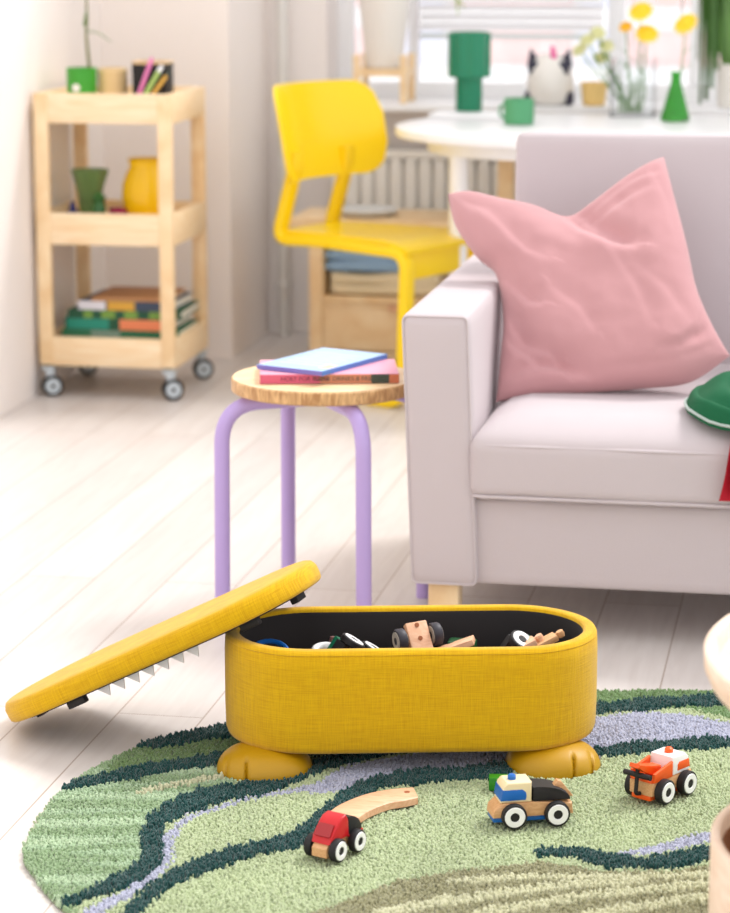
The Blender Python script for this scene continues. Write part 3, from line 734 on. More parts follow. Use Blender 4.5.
def stool_books():
    z = .4508
    a = at_h(260, 384, z); b = at_h(399, 383, z)
    w = (b-a).length; rz = math.atan2(b.y-a.y, b.x-a.x)
    dp = .165; mid = (a+b)/2+Vector((-math.sin(rz), math.cos(rz), 0))*dp/2
    pinkc = col('rose_cover', 236, 168, 190, .45)
    h = .0175
    t = book('softcover_book', 'pink softcover book with lettered spine lying lower on the stool', (mid.x, mid.y, z), (w, dp, h), rz, pinkc, bands=[(0, .43, col('rose_spine', 206, 92, 120, .5)), (.43, .80, col('terracotta', 196, 128, 98, .5)), (.80, .93, M['dark_cap']), (.93, 1, col('rust', 192, 110, 76, .5))])
    for txt, u, m in (('HOST FOR FOUR', .32, 'plum_ink'), ('TABLE DRINKS & FRIENDS', .64, 'dark_cap')):
        cu = bpy.data.curves.new('spine_lettering', 'FONT'); cu.body = txt; cu.size = .0115; cu.align_x = 'CENTER'; cu.align_y = 'CENTER'; cu.extrude = .0002
        tmp = bpy.data.objects.new('tmp', cu); C.objects.link(tmp); bpy.context.view_layer.update()
        me = bpy.data.meshes.new_from_object(tmp.evaluated_get(bpy.context.evaluated_depsgraph_get())); bpy.data.objects.remove(tmp)
        o = bpy.data.objects.new('spine_lettering', me); C.objects.link(o); o.parent = t; me.materials.clear()
        o.location = (w*(u-.5), -dp/2-.0016, h/2); o.rotation_euler = (PI/2, 0, 0)
        me.materials.append(col('plum_ink', 112, 40, 62, .5) if m == 'plum_ink' else M[m])
    z2 = z+h+.0005
    # large pale page showing at the right on the pink book
    q = at_h(366, 369, z2)
    bm = bmesh.new(); box(bm, (0, 0, .0015), (.10, .10, .003), .0005)
    # blue thin book, rotated
    n_ = at_h(322, 371, z2+.0095); l = at_h(257, 364, z2+.0095); r = at_h(391, 354, z2+.0095)
    v1 = l-n_; v2 = r-n_; w1 = v1.length; rz1 = math.atan2(-v1.y, -v1.x)
    v2p = Vector((-math.sin(rz1), math.cos(rz1), 0)); d1 = min(abs(v2.dot(v2p)), .30)
    cc = n_+v1/2+v2p*d1/2
    lb = col('sky_cover', 176, 208, 244, .4)
    t2 = book('picture_book', 'thin light blue book lying across the pink book on the stool', (cc.x, cc.y, z2), (w1, d1, .0090), rz1, lb, bands=[(0, 1, col('violet_spine', 120, 112, 186, .5))], pages=col('violet_pages', 150, 140, 200, .6))
    bm = bmesh.new()
    for k in range(6): box(bm, (0, -d1*.3+k*d1*.11, .0093), (w1*.7, .006, .0006))
    link('cover_print', bm, col('pale_print', 214, 228, 250, .5), t2)
    bm = bmesh.new(); box(bm, (w1*.39, -d1*.30, .0094), (.022, .035, .0008)); link('cover_label', bm, col('peach_print', 240, 206, 170, .5), t2)
    bm = bmesh.new(); box(bm, (w1/2+.0006, 0, .0045), (.0012, d1, .0088)); link('cover_edge', bm, col('denim_edge', 84, 128, 200, .5), t2)
stool_books()

# ================================================================ SOFA
def sofa():
    X0, X1, Yf, Yb = -.767, 1.05, 4.44, 5.36
    t = thing('sofa', 'pale greyish white two seat sofa on pine legs', 'sofa', (0, 0, 0))
    m = M['sofa']; aw = .125
    def arm(x, sgn):
        bm = bmesh.new()
        def f(p):
            k = (p.z/.495+.5); p.x += sgn*.020*(1-k); return p
        softbox(bm, (x, (Yf+Yb)/2, .35), (aw, Yb-Yf, .50), .016, 14, fn=f)
        o = link('arm', bm, m, t)
        # welt seam round the front face
        pts = []
        for cx_, cz_, a0 in ((aw/2-.014, -.236, -90), (aw/2-.014, .236, 0), (-aw/2+.014, .236, 90), (-aw/2+.014, -.236, 180)):
            for q in range(5):
                a = math.radians(a0+q*22.5); pts.append((cx_+.010*math.cos(a), cz_+.010*math.sin(a)))
        pts = [(px_+sgn*.020*(1-((pz_)/.495+.5))+x, Yf+.0035, pz_+.35) for px_, pz_ in pts]; pts.append(pts[0])
        bm = bmesh.new(); tube(bm, pts, .0022, 6, caps=False); link('welt', bm, m, o)
    arm(X0+aw/2, 1); arm(X1-aw/2, -1)
    xi0 = X0+aw; xi1 = X1-aw
    bm = bmesh.new(); softbox(bm, ((xi0+xi1)/2+.01, (Yf+Yb)/2+.008, .184), (xi1-xi0+.02, Yb-Yf-.012, .164), .012, 12); link('base', bm, m, t)
    bm = bmesh.new(); softbox(bm, ((xi0+xi1)/2, Yb-.06, .36), (xi1-xi0+.02, .12, .49), .02, 12); link('back_frame', bm, m, t)
    # seat cushion
    w = xi1-xi0-.004; cy0 = Yf-.012; cy1 = 5.17; cxm = (xi0+xi1)/2
    bm = bmesh.new()
    def f(p):
        if p.z > 0:
            fy_ = min(1, (p.y+(cy1-cy0)/2)/.10); fx_ = min(1, (w/2-abs(p.x))/.08)
            g = max(0, min(fy_, fx_)); p.z += .042*math.sin(g*PI/2)
        p.z += .0025*mnoise.noise(Vector((p.x*6, p.y*6, p.z*3)))
        p.y += .003*mnoise.noise(Vector((p.x*9+3, p.y*4, p.z*9)))
        return p
    softbox(bm, (cxm, (cy0+cy1)/2, .322), (w, cy1-cy0, .108), .022, 26, fn=f)
    cu = link('seat_cushion', bm, m, t)
    for zz in (.366, .272):
        bm = bmesh.new(); pts = fillet([(xi0+.006, cy1, zz), (xi0+.006, cy0+.004, zz), (xi1-.006, cy0+.004, zz), (xi1-.006, cy1, zz)], .03, 6)
        tube(bm, pts, .0035, 8); link('piping', bm, m, cu)
    # back cushion, leaning
    h = .484; th = .17
    mt = Matrix.Translation((cxm, 5.175, .385)) @ Matrix.Rotation(math.radians(-4), 4, 'X')
    def fb(p):
        p.y += .004*mnoise.noise(Vector((p.x*5, 2, p.z*5))); return p
    bm = bmesh.new(); softbox(bm, (-.004, 0, h/2), (w+.012, th, h), .020, 20, crown_side=.012, fn=fb, mtx=mt); cb = link('back_cushion', bm, m, t)
    bm = bmesh.new(); pts = fillet([(-w/2+.008, -th/2+.008, .03), (-w/2+.008, -th/2+.008, h-.008), (w/2-.008, -th/2+.008, h-.008), (w/2-.008, -th/2+.008, .03)], .03, 6)
    tube(bm, [mt @ Vector(p) for p in pts], .0035, 8); link('piping', bm, m, cb)
    for x in (at_y(445, 590, Yf+.05).x, X1-.10):
        for y in (Yf+.055, Yb-.06):
            bm = bb(((x, y, .053), (.056, .056, .106)), bev=.004); link('leg', bm, M['pine'], t)
sofa()

# ---------------------------------------------------------------- pillow
def pillow():
    y0, z0, k = 4.72, .44, .74           # plane y = y0 + k (z - z0)
    def pl(px, py):
        r = ray(px, py); t_ = (y0+k*(CAM_H-z0))/(r.y-k*r.z); return Vector((r.x*t_, r.y*t_, CAM_H+r.z*t_))
    nrm = Vector((0, -1, k)).normalized()
    top = spline([(448, 194, 0), (470, 193, 0), (500, 201, 0), (535, 208, 0), (566, 218, 0), (590, 206, 0), (625, 180, 0), (650, 164, 0), (664, 157, 0)], 6)
    right = spline([(664, 157, 0), (674, 195, 0), (687, 245, 0), (697, 290, 0), (712, 325, 0), (730, 356, 0)], 6)
    bot = spline([(496, 402, 0), (540, 396, 0), (590, 392, 0), (640, 388, 0), (690, 382, 0), (730, 356, 0)], 6)
    left = spline([(448, 194, 0), (455, 225, 0), (475, 255, 0), (496, 275, 0), (503, 320, 0), (500, 360, 0), (496, 402, 0)], 6)
    def samp(P_, u):
        f = u*(len(P_)-1); i = min(int(f), len(P_)-2); return P_[i].lerp(P_[i+1], f-i)
    N = 130; bm = bmesh.new(); G = {}
    # folds in the cloth (plan of the cushion): points, height, width on one side, width on the other
    creases = [
        ([(566, 218), (585, 238), (610, 252), (636, 258)], -.026, 5, 13), ([(570, 222), (592, 242), (616, 256)], .012, 12, 5),
        ([(600, 228), (622, 212), (652, 196)], -.008, 3, 9), ([(588, 222), (612, 202), (642, 184)], -.009, 3, 8), ([(630, 190), (652, 182), (664, 176)], -.005, 2, 6),
        ([(462, 205), (492, 222), (530, 262), (552, 272)], -.006, 4, 12), ([(495, 275), (512, 292), (532, 312), (544, 316)], -.011, 3, 12), ([(498, 280), (504, 310), (516, 336), (528, 352), (560, 366)], -.012, 3, 12),
        ([(502, 330), (514, 352), (542, 372), (580, 380), (598, 388)], -.013, 3, 11), ([(500, 386), (525, 376), (560, 374), (590, 384)], -.010, 5, 4),
        ([(560, 372), (572, 384), (580, 392)], -.008, 2, 6), ([(556, 300), (585, 322), (600, 345)], -.005, 4, 10), ([(614, 262), (640, 300), (655, 335)], -.004, 4, 10),
        ([(716, 325), (702, 342), (682, 356), (660, 362)], -.008, 3, 7), ([(704, 316), (700, 336), (688, 350)], -.006, 2, 6), ([(722, 345), (700, 360), (672, 372), (600, 380)], -.006, 3, 9),
        ([(655, 180), (672, 215), (680, 255)], -.005, 3, 9), ([(636, 275), (668, 300), (690, 330)], -.003, 4, 10), ([(540, 235), (580, 262), (625, 270), (660, 262)], .005, 10, 10)]
    def crease(x, y):
        d = 0
        for pts, dep, wa, wb in creases:
            best = 1e9; sg = 1; te = 1
            for q, ((x0, y0_), (x1, y1)) in enumerate(zip(pts[:-1], pts[1:])):
                vx, vy = x1-x0, y1-y0_; tt = max(0, min(1, ((x-x0)*vx+(y-y0_)*vy)/(vx*vx+vy*vy)))
                dd = math.hypot(x-x0-tt*vx, y-y0_-tt*vy)
                if dd < best: best = dd; sg = vx*(y-y0_)-vy*(x-x0); te = (q+tt)/(len(pts)-1)
            k_ = wa if sg > 0 else wb
            k_ += 1.5; d += 1.0*dep*math.exp(-(best/k_)**2)*(math.sin(PI*(.12+.82*te))**.6)
        return d
    for i in range(N+1):
        for j in range(N+1):
            u, v = i/N, j/N
            T_, B_, L_, R_ = samp(top, u), samp(bot, u), samp(left, v), samp(right, v)
            p = T_*(1-v)+B_*v+L_*(1-u)+R_*u-(top[0]*(1-u)*(1-v)+top[-1]*u*(1-v)+bot[0]*(1-u)*v+bot[-1]*u*v)
            e = (1-(2*u-1)**4)*(1-(2*v-1)**4); th = .070*max(0, e)**.6
            # shallow where the top is chopped in
            th *= 1-.35*math.exp(-((p.x-566)/40)**2-((p.y-218)/30)**2)
            w0 = pl(p.x, p.y)
            wr = .006*mnoise.noise(Vector((p.x*.02, p.y*.02, 1)))+.0015*mnoise.noise(Vector((p.x*.07, p.y*.07, 5)))
            edge = min(1, 8*min(u, v, 1-u, 1-v))
            G[0, i, j] = bm.verts.new(w0+nrm*(th+(crease(p.x, p.y)+wr)*edge))
            inner = 0 < i < N and 0 < j < N
            G[1, i, j] = bm.verts.new(w0-nrm*th*.55) if inner else G[0, i, j]
    for i in range(N):
        for j in range(N):
            bm.faces.new((G[0, i, j], G[0, i+1, j], G[0, i+1, j+1], G[0, i, j+1]))
            q = (G[1, i, j], G[1, i, j+1], G[1, i+1, j+1], G[1, i+1, j])
            if len(set(q)) > 2:
                try: bm.faces.new(q)
                except ValueError: pass
    o = link('throw_pillow', bm, M['pink'], None, True, 80)
    tag(o, 'large pink cotton cushion leaning in the sofa corner over the arm', 'cushion')
pillow()

# ---------------------------------------------------------------- draped clothes at the right of the seat
def drape():
    gm = col('emerald_cloth', 6, 92, 56, .85, bump=.4, bscale=400); 
    zt = .425
    bm = bmesh.new(); N = 44
    # hood lying on the seat: lobed lump with a folded hem
    G = {}
    c = Vector((-.095, 4.54, zt))
    for i in range(N+1):
        for j in range(N+1):
            a = 2*PI*i/N; r = j/N
            R = .150*(1+.12*math.cos(2*a+.6)+.05*math.cos(5*a))
            x = R*r*math.cos(a)*1.05; y = R*r*math.sin(a)*1.0
            h = .085*(1-r**2.2)**.8 + .012*math.sin(4*a+r*5)*r*(1-r) + .012*mnoise.noise(Vector((x*18, y*18, 0)))*(1-r)
            if r > .86: h += .010*math.sin((r-.86)/.14*PI)
            h -= .030*math.exp(-((x+.07)/.02)**2-((y+.02)/.05)**2)
            G[i, j] = bm.verts.new(c+Vector((x, y, max(.004, h)-max(0, -.075-y)*.45))) if i < N else G[0, j]
    for i in range(N):
        for j in range(N):
            if j == 0:
                continue
            bm.faces.new((G[i, j], G[i+1, j], G[i+1, j+1] if j < N else 0, G[i, j+1]))
    bm.faces.new([G[i, 1] for i in range(N)])
    for i in range(N): bm.verts.remove(G[i, 0]) if G[i, 0].is_valid and not G[i, 0].link_faces else None
    base = [bm.verts.new((G[i, N].co.x, G[i, N].co.y, G[i, N].co.z-.004)) for i in range(N)]
    for i in range(N): bm.faces.new((G[i, N], G[(i+1) % N, N], base[(i+1) % N], base[i]))
    bm.faces.new(base)
    rim = [G[i, N].co+Vector((0, 0, .004)) for i in range(N)]; rim.append(rim[0])
    t = thing('green_hood', 'emerald green cloth hood with pale piping lying on the sofa seat', 'clothing', (0, 0, 0))
    link('cloth', bm, gm, t)
    bm = bmesh.new(); tube(bm, rim, .0028, 8, caps=False); link('piping', bm, col('grey_piping', 176, 190, 184, .7), t)
    # red cloth hanging over the front edge
    bm = bmesh.new(); xs = -.192; N = 24; M_ = 30
    path = [(4.58, .4275), (4.50, .428), (4.455, .418), (4.432, .398), (4.422, .37), (4.419, .33), (4.418, .30), (4.418, .285)]
    path = spline([(0, a, b) for a, b in path], 4)
    G = {}
    for i, p in enumerate(path):
        for j in range(N+1):
            u = j/N; w = .012*math.sin(u*22+i*.1)*min(1, i/8)
            off = Vector((0, -1, .25)) if i > 6 else Vector((0, -.2, 1))
            x = xs + .010 + .012*(1-i/len(path))*0 + u*.22 + (.010*math.sin(i*.15) if j == 0 else 0)
            for k in (0, 1): G[k, i, j] = bm.verts.new(Vector((x, p.y, p.z))+off*(.0045+abs(w)+.003*k))
    K = len(path)-1
    for i in range(K):
        for j in range(N):
            bm.faces.new((G[1, i, j], G[1, i, j+1], G[1, i+1, j+1], G[1, i+1, j])); bm.faces.new((G[0, i, j], G[0, i+1, j], G[0, i+1, j+1], G[0, i, j+1]))
    for i in range(K):
        for jj in (0, N): bm.faces.new((G[0, i, jj], G[0, i+1, jj], G[1, i+1, jj], G[1, i, jj]))
    for j in range(N):
        for ii in (0, K): bm.faces.new((G[0, ii, j], G[0, ii, j+1], G[1, ii, j+1], G[1, ii, j]))
    t = thing('red_cloth', 'crimson cloth hanging over the sofa cushion edge under the green hood', 'clothing', (0, 0, 0))
    link('cloth', bm, col('crimson_cloth', 172, 16, 38, .85), t)
    bm = bmesh.new(); softbox(bm, (-.150, 4.400, .338), (.040, .007, .065), .0035, 8); link('pink_patch', bm, col('patch_pink', 226, 150, 170, .8), t)
drape()

# ================================================================ RUG
def rug():
    edge = [(845, 690), (730, 686), (600, 686), (450, 690), (330, 702), (225, 721), (145, 739), (65, 785), (25, 842), (34, 872), (72, 913), (150, 965), (300, 1030), (480, 1070), (700, 1080), (900, 1040), (1050, 960), (1110, 860), (1060, 780), (960, 720)]
    P_ = [Vector(at_h(x, y+(3 if y < 760 else 0), .012)) for x, y in edge]; P_.append(P_[0])
    out = spline(P_, 8)[:-1]
    poly = np.array([(p.x, p.y) for p in out])
    def inside(px, py, poly):
        r = np.zeros(len(px), bool); n = len(poly); j = n-1
        for i in range(n):
            xi, yi = poly[i]; xj, yj = poly[j]
            cond = ((yi > py) != (yj > py)) & (px < (xj-xi)*(py-yi)/(yj-yi+1e-12)+xi)
            r ^= cond; j = i
        return r
    def dline(px, py, pts):
        d = np.full(len(px), 1e9); w = np.zeros(len(px))
        for a, b in zip(pts[:-1], pts[1:]):
            vx, vy = b[0]-a[0], b[1]-a[1]; L2 = vx*vx+vy*vy
            t = np.clip(((px-a[0])*vx+(py-a[1])*vy)/L2, 0, 1)
            dd = np.hypot(px-a[0]-t*vx, py-a[1]-t*vy); ww = (a[2]+(b[2]-a[2])*t)*(.84+.46*(abs(vx)*.98+abs(vy)*.18)/math.sqrt(L2+1e-12))
            m = dd < d; d = np.where(m, dd, d); w = np.where(m, ww, w)
        return d, w
    def W(pts):   # surveyed line on the floor, with half widths in metres
        q = [Vector((at_h(x, y, .014).x, at_h(x, y, .014).y, w)) for x, y, w in pts]
        return [tuple(v) for v in spline(q, 5)]
    rng = np.random.default_rng(3)
    sp = .0040
    x0, y0 = poly.min(0); x1, y1 = poly.max(0)
    gx, gy = np.meshgrid(np.arange(x0, x1, sp), np.arange(y0, y1, sp))
    px = (gx+rng.uniform(-.45, .45, gx.shape)*sp).ravel(); py = (gy+rng.uniform(-.45, .45, gy.shape)*sp).ravel()
    k = inside(px, py, poly); px, py = px[k], py[k]
    # ragged stripe borders
    jx = px+rng.normal(0, .0022, len(px)); jy = py+rng.normal(0, .0030, len(px))
    def C3(r, g, b): return np.array([lin(r/255), lin(g/255), lin(b/255)])
    sage = C3(178, 191, 150); med = C3(140, 164, 124); dark = C3(28, 70, 68); lav = C3(176, 179, 199); khaki = C3(148, 146, 112); cream = C3(200, 200, 166); forest = C3(112, 138, 90); mint = C3(160, 184, 148)
    colr = np.tile(sage, (len(px), 1)); hgt = np.full(len(px), .0120)
    # slow tonal streaks running along the room's width
    w1 = np.array([mnoise.noise(Vector((a*3.0, b*26-a*7, 0))) for a, b in zip(px, py)])
    w2 = np.array([mnoise.noise(Vector((a*9.0, b*9, 4))) for a, b in zip(px, py)])
    def put(mask, c, h=None):
        colr[mask] = c
        if h: hgt[mask] = h
    def region(pts):
        q = np.array([(at_h(a, b, .014).x, at_h(a, b, .014).y) for a, b in pts]); return inside(jx, jy, q)
    left = region([(20, 845), (60, 780), (140, 735), (240, 722), (235, 790), (165, 812), (158, 850), (80, 900), (60, 930), (0, 880)])
    colr[left] = np.where((w1[left] > .0)[:, None], med, mint)
    s_ = left & (w1 < -.25); colr[s_] = C3(172, 194, 158)
    backleft = region([(100, 775), (140, 730), (260, 705), (260, 760), (150, 768)]); put(backleft, forest)
    backright = region([(560, 660), (900, 660), (1100, 800), (800, 718), (730, 716), (690, 706), (600, 704)]); put(backright, C3(112, 142, 92))
    backmid = region([(240, 680), (600, 660), (600, 712), (420, 742), (240, 760)]); put(backmid, forest)
    kh = region([(250, 945), (300, 915), (350, 896), (400, 877), (450, 869), (500, 864), (540, 858), (600, 868), (680, 868), (760, 850), (900, 830), (1200, 830), (1100, 1100), (300, 1100)]); put(kh, khaki)
    rgt = region([(730, 712), (800, 716), (1100, 790), (1100, 850), (900, 830), (800, 780)]); put(rgt, med)
    for pts, w in (([(452, 880), (524, 875), (586, 875), (711, 872), (850, 850)], .0055), ([(340, 930), (380, 913), (418, 904), (500, 892), (572, 883), (640, 878)], .0100),
                   ([(476, 913), (572, 896), (648, 888), (711, 881), (850, 868)], .0080), ([(591, 913), (711, 894), (850, 880)], .0090), ([(240, 950), (300, 930), (330, 926)], .009), ([(140, 790), (200, 778), (250, 770)], .005)):
        d, ww = dline(jx, jy, W([(a, b, w) for a, b in pts])); put(d < ww, cream, .015)
    lavs = [region([(305, 792), (325, 774), (350, 762), (420, 750), (500, 742), (600, 734), (600, 760), (500, 769), (440, 770), (380, 776), (350, 788)]),
            region([(560, 722), (596, 715), (640, 709), (690, 712), (735, 722), (800, 730), (850, 745), (735, 740), (640, 742), (600, 750), (540, 762)])]
    for r in lavs: put(r, lav)
    for pts in ([(88, 911, .012), (140, 882, .010), (163, 860, .010), (170, 834, .009), (190, 815, .006), (235, 800, .005), (280, 790, .006), (330, 782, .012)], [(622, 852, .006), (665, 845, .012), (700, 836, .014), (760, 826, .014)]):
        d, ww = dline(jx, jy, W(pts)); put(d < ww, lav)
    darks = [[(142, 743, .010), (185, 737, .020), (230, 727, .026), (300, 718, .024)],
             [(66, 784, .012), (105, 777, .016), (150, 768, .018), (205, 759, .018), (250, 754, .018), (330, 748, .018)],
             [(72, 899, .012), (105, 886, .014), (142, 868, .015), (152, 852, .013), (152, 832, .013), (160, 815, .018), (205, 797, .026), (255, 784, .026), (300, 771, .022), (335, 758, .018), (420, 743, .018), (520, 730, .018)],
             [(128, 915, .012), (150, 893, .014), (172, 877, .016), (205, 862, .017), (250, 849, .018), (300, 836, .020), (327, 816, .018), (360, 790, .019), (395, 777, .022), (450, 773, .022), (510, 766, .020), (560, 756, .018), (605, 750, .016), (650, 745, .018), (735, 741, .019), (850, 748, .02)],
             [(560, 712, .018), (600, 707, .021), (640, 703, .021), (735, 698, .020), (850, 702, .02)],
             [(546, 851, .010), (575, 851, .015), (605, 858, .016), (645, 861, .016), (685, 857, .017), (720, 849, .018), (800, 838, .02)]]
    for pts in darks:
        d, ww = dline(jx, jy, W(pts)); wob = 1+.18*np.sin(px*60)+.1*np.sin(px*140+py*90)
        m = d < ww*wob; put(m, dark, .0165)
    n = len(px)
    colr *= (1+rng.normal(0, .06, (n, 1))+.10*w2[:, None]); colr = np.clip(colr, .003, 1)
    hgt *= rng.uniform(.8, 1.12, n)
    # keep the pile pressed down beneath the paws
    for cx_, cy_, rr in PAWS:
        m = np.hypot((px-cx_), (py-cy_)) < rr; hgt[m] *= .55
    r = sp*.72*rng.uniform(.8, 1.25, n)
    a0 = rng.uniform(0, 2*PI, n); lean = rng.normal(0, .0016, (n, 2))
    V = np.zeros((n, 7, 3))
    for q in range(3):
        a = a0+q*2*PI/3
        V[:, q, 0] = px+r*np.cos(a); V[:, q, 1] = py+r*np.sin(a); V[:, q, 2] = .003
        V[:, q+3, 0] = px+lean[:, 0]+.85*r*np.cos(a); V[:, q+3, 1] = py+lean[:, 1]+.85*r*np.sin(a); V[:, q+3, 2] = hgt*.86+rng.normal(0, .0006, n)
    V[:, 6, 0] = px+1.3*lean[:, 0]; V[:, 6, 1] = py+1.3*lean[:, 1]; V[:, 6, 2] = hgt
    base = (np.arange(n)*7)[:, None]
    T3 = []
    for q in range(3):
        q2 = (q+1) % 3; T3 += [[q, q2, q2+3], [q, q2+3, q+3], [q+3, q2+3, 6]]
    F = np.concatenate([base+np.array([t3]) for t3 in T3], 1).reshape(-1, 3)
    # backing outline slab
    nb = len(poly); bv = np.zeros((2*nb, 3)); bv[:nb, :2] = poly; bv[nb:, :2] = poly; bv[:nb, 2] = .0005; bv[nb:, 2] = .0045
    o0 = 7*n; nv = o0+2*nb
    loops = list(F.ravel()); sizes = [3]*len(F)
    for i in range(nb):
        j = (i+1) % nb; loops += [o0+i, o0+j, o0+nb+j, o0+nb+i]; sizes.append(4)
    loops += [o0+nb+i for i in range(nb)]; sizes.append(nb); loops += [o0+i for i in range(nb)][::-1]; sizes.append(nb)
    me = bpy.data.meshes.new('rug'); me.vertices.add(nv)
    me.vertices.foreach_set('co', np.concatenate([V.reshape(-1, 3), bv]).ravel())
    me.loops.add(len(loops)); me.loops.foreach_set('vertex_index', np.array(loops, np.int32))
    me.polygons.add(len(sizes)); st = np.concatenate([[0], np.cumsum(sizes)[:-1]]).astype(np.int32)
    me.polygons.foreach_set('loop_start', st)
    me.update(calc_edges=True); me.validate()
    at = me.color_attributes.new('yarn', 'FLOAT_COLOR', 'POINT')
    cc = np.ones((nv, 4)); cc[:o0, :3] = np.repeat(colr, 7, 0); cc[o0:, :3] = C3(120, 130, 100)
    at.data.foreach_set('color', cc.ravel())
    m, nt, p = newmat('rug_yarn'); a = nt.nodes.new('ShaderNodeAttribute'); a.attribute_name = 'yarn'
    nt.links.new(a.outputs['Color'], p.inputs['Base Color']); p.inputs['Roughness'].default_value = .95; p.inputs['Specular IOR Level'].default_value = .1
    p.inputs['Sheen Weight'].default_value = .3
    me.materials.append(m)
    o = bpy.data.objects.new('shaggy_rug', me); C.objects.link(o)
    tag(o, 'tufted green rug with dark teal, lavender and cream wavy bands on the floor', 'rug')

# ================================================================ STORAGE OTTOMAN
BL, BW = .584, .272
BX, BY, BYAW = -.634, 3.782, math.radians(13)
bf = Vector((math.cos(BYAW), math.sin(BYAW), 0)); bn = Vector((-math.sin(BYAW), math.cos(BYAW), 0))
def bpos(x, y): v = Vector((BX, BY, 0))+bf*x+bn*y; return v.x, v.y
paws_local = [(-.231, -.086), (.215, -.086), (-.20, .085), (.20, .085)]
PAWS = [(*bpos(x, y), .075) for x, y in paws_local]
def ottoman():
    t = thing('storage_ottoman', 'yellow fabric oval storage box on paw feet, open and filled with toys', 'storage box', (BX, BY, 0), BYAW)
    z0, z1 = .041, .207; n = 28
    bm = bmesh.new()
    R = lambda ins, z: ring(BL, BW, ins, z, n)
    loft(bm, [R(.03, z0), R(.012, z0+.001), R(.004, z0+.005), R(.001, z0+.014), R(0, z0+.05), R(0, z1-.03), R(.001, z1-.010), R(.0022, z1-.0085), R(.001, z1-.007), R(.004, z1-.001), R(.008, z1), R(.018, z1), R(.022, z1-.002), R(.0235, z1-.010), R(.0235, z1-.013)], True, False)
    link('body', bm, M['yellow'], t, ang=60)
    bm = bmesh.new()
    loft(bm, [R(.0232, z1-.006), R(.0245, z1-.006), R(.0265, z1-.012), R(.0265, .11), R(.03, .106)], False, True); link('lining', bm, M['lining'], t)
    for i, (x, y) in enumerate(paws_local):
        bm = bmesh.new(); NU, NV = 160, 20; G = {}
        front = -1 if y < 0 else 1
        for a in range(NU):
            for b in range(NV+1):
                th = 2*PI*a/NU; ph = PI/2*b/NV*1.0
                cx_, sx_ = math.cos(th), math.sin(th)
                ex = .074*math.copysign(abs(cx_)**.9, cx_); ey = .068*math.copysign(abs(sx_)**.9, sx_)
                rr = math.cos(ph)**.75 if b < NV else 0; zz = .040*math.sin(ph)
                X_, Y_ = ex*rr, ey*rr
                # two toe creases on the front half, lobes between them
                s = 1.0
                if Y_*front > 0:
                    for tx in ((.026, .056) if x > 0 else (-.028, -.058)):
                        g = math.exp(-((X_-tx)/.0022)**2)*min(1, Y_*front/.030)*max(0, min(1, (.034-zz)/.008)); s -= .13*g; zz -= .003*g
                Y_ *= s; X_ *= 1
                G[a, b] = bm.verts.new((x+X_, y+Y_, .007+max(0, zz)))
        for a in range(NU):
            a2 = (a+1) % NU
            for b in range(NV): 
                bm.faces.new((G[a, b], G[a2, b], G[a2, b+1], G[a, b+1]))
        bm.faces.new([G[a, 0] for a in range(NU)][::-1])
        bmesh.ops.remove_doubles(bm, verts=bm.verts[:], dist=1e-5)
        link('paw', bm, M['paw'], t, ang=70)
ottoman()
def lid():
    t = thing('ottoman_lid', 'yellow padded lid leaning from the floor against the open storage box', 'lid', (-1.03465, 3.79113, .1434))
    ps, al, ro = math.radians(-8.93), math.radians(27.26), math.radians(.7)
    Xa = Vector((math.cos(al)*math.cos(ps), math.cos(al)*math.sin(ps), math.sin(al))); Yh = Vector((-math.sin(ps), math.cos(ps), 0)); Zh = Xa.cross(Yh)
    Yr = Yh*math.cos(ro)+Zh*math.sin(ro); Zr = Xa.cross(Yr)
    t.rotation_euler = Matrix((Xa, Yr, Zr)).transposed().to_euler()
    n = 28; W = .275; R = lambda ins, z: ring(.584, W, ins, z, n)
    bm = bmesh.new()
    loft(bm, [R(.016, .0005), R(.004, .001), R(.001, .004), R(0, .010), R(0, .024), R(.001, .0255), R(.002, .028), R(.005, .033), R(.011, .0355), R(.03, .0363), R(.08, .0368)]); link('cushion', bm, M['yellow'], t, ang=60)
    bm = bmesh.new(); loft(bm, [R(.022, -.0022), R(.020, .001)]); link('underside', bm, M['lining'], t)
    for x, y in ((-.252, 0), (-.122, -.108), (.200, -.084), (.252, 0.0), (.165, .105), (-.165, .105)):
        a = 0 if y else PI/2
        bm = bmesh.new(); box(bm, (0, 0, 0), (.034, .014, .012), .002, mtx=Matrix.Translation((x, y, -.0075)) @ Matrix.Rotation(a, 4, 'Z')); link('stop_block', bm, M['black'], t)
    bm = bmesh.new()
    for k in range(7):
        x = -.070+k*.0285
        v = [(x-.011, -.002), (x+.013, -.002), (x+.006, -.019)]; prism(bm, v, -.108, -.1055)
    link('teeth_strip', bm, plain('felt_white', rgb(226, 224, 226), .7), t, False)
lid()
rug()

# ================================================================ TOYS
def wheel_parts(parent, x, y, z, r, w, side, hub=M['white'], ht=.62):
    mt = Matrix.Translation((x, y, z)) @ Matrix.Rotation(PI/2, 4, 'X')   # lathe axis along -Y
    bm = bmesh.new(); lathe(bm, [(r*.7, -w/2), (r*.93, -w/2), (r, -w/2+.0015), (r, w/2-.0015), (r*.93, w/2), (r*.7, w/2)], 28, mtx=mt); wh = link('wheel', bm, M['black'], parent)
    s = -side
    bm = bmesh.new(); lathe(bm, [(r*.36, s*w/2), (r*.40, s*(w/2+.0012)), (r*.78, s*(w/2+.0012)), (r*.84, s*(w/2-.0006)), (r*.36, s*(w/2-.0006))], 28, mtx=mt, cap0=False, cap1=False); link('hub', bm, hub, wh)
    bm = bmesh.new(); lathe(bm, [(r*.28, s*(w/2-.002)), (r*.28, s*(w/2+.0008))], 16, mtx=mt); link('axle_cap', bm, M['black'], wh)
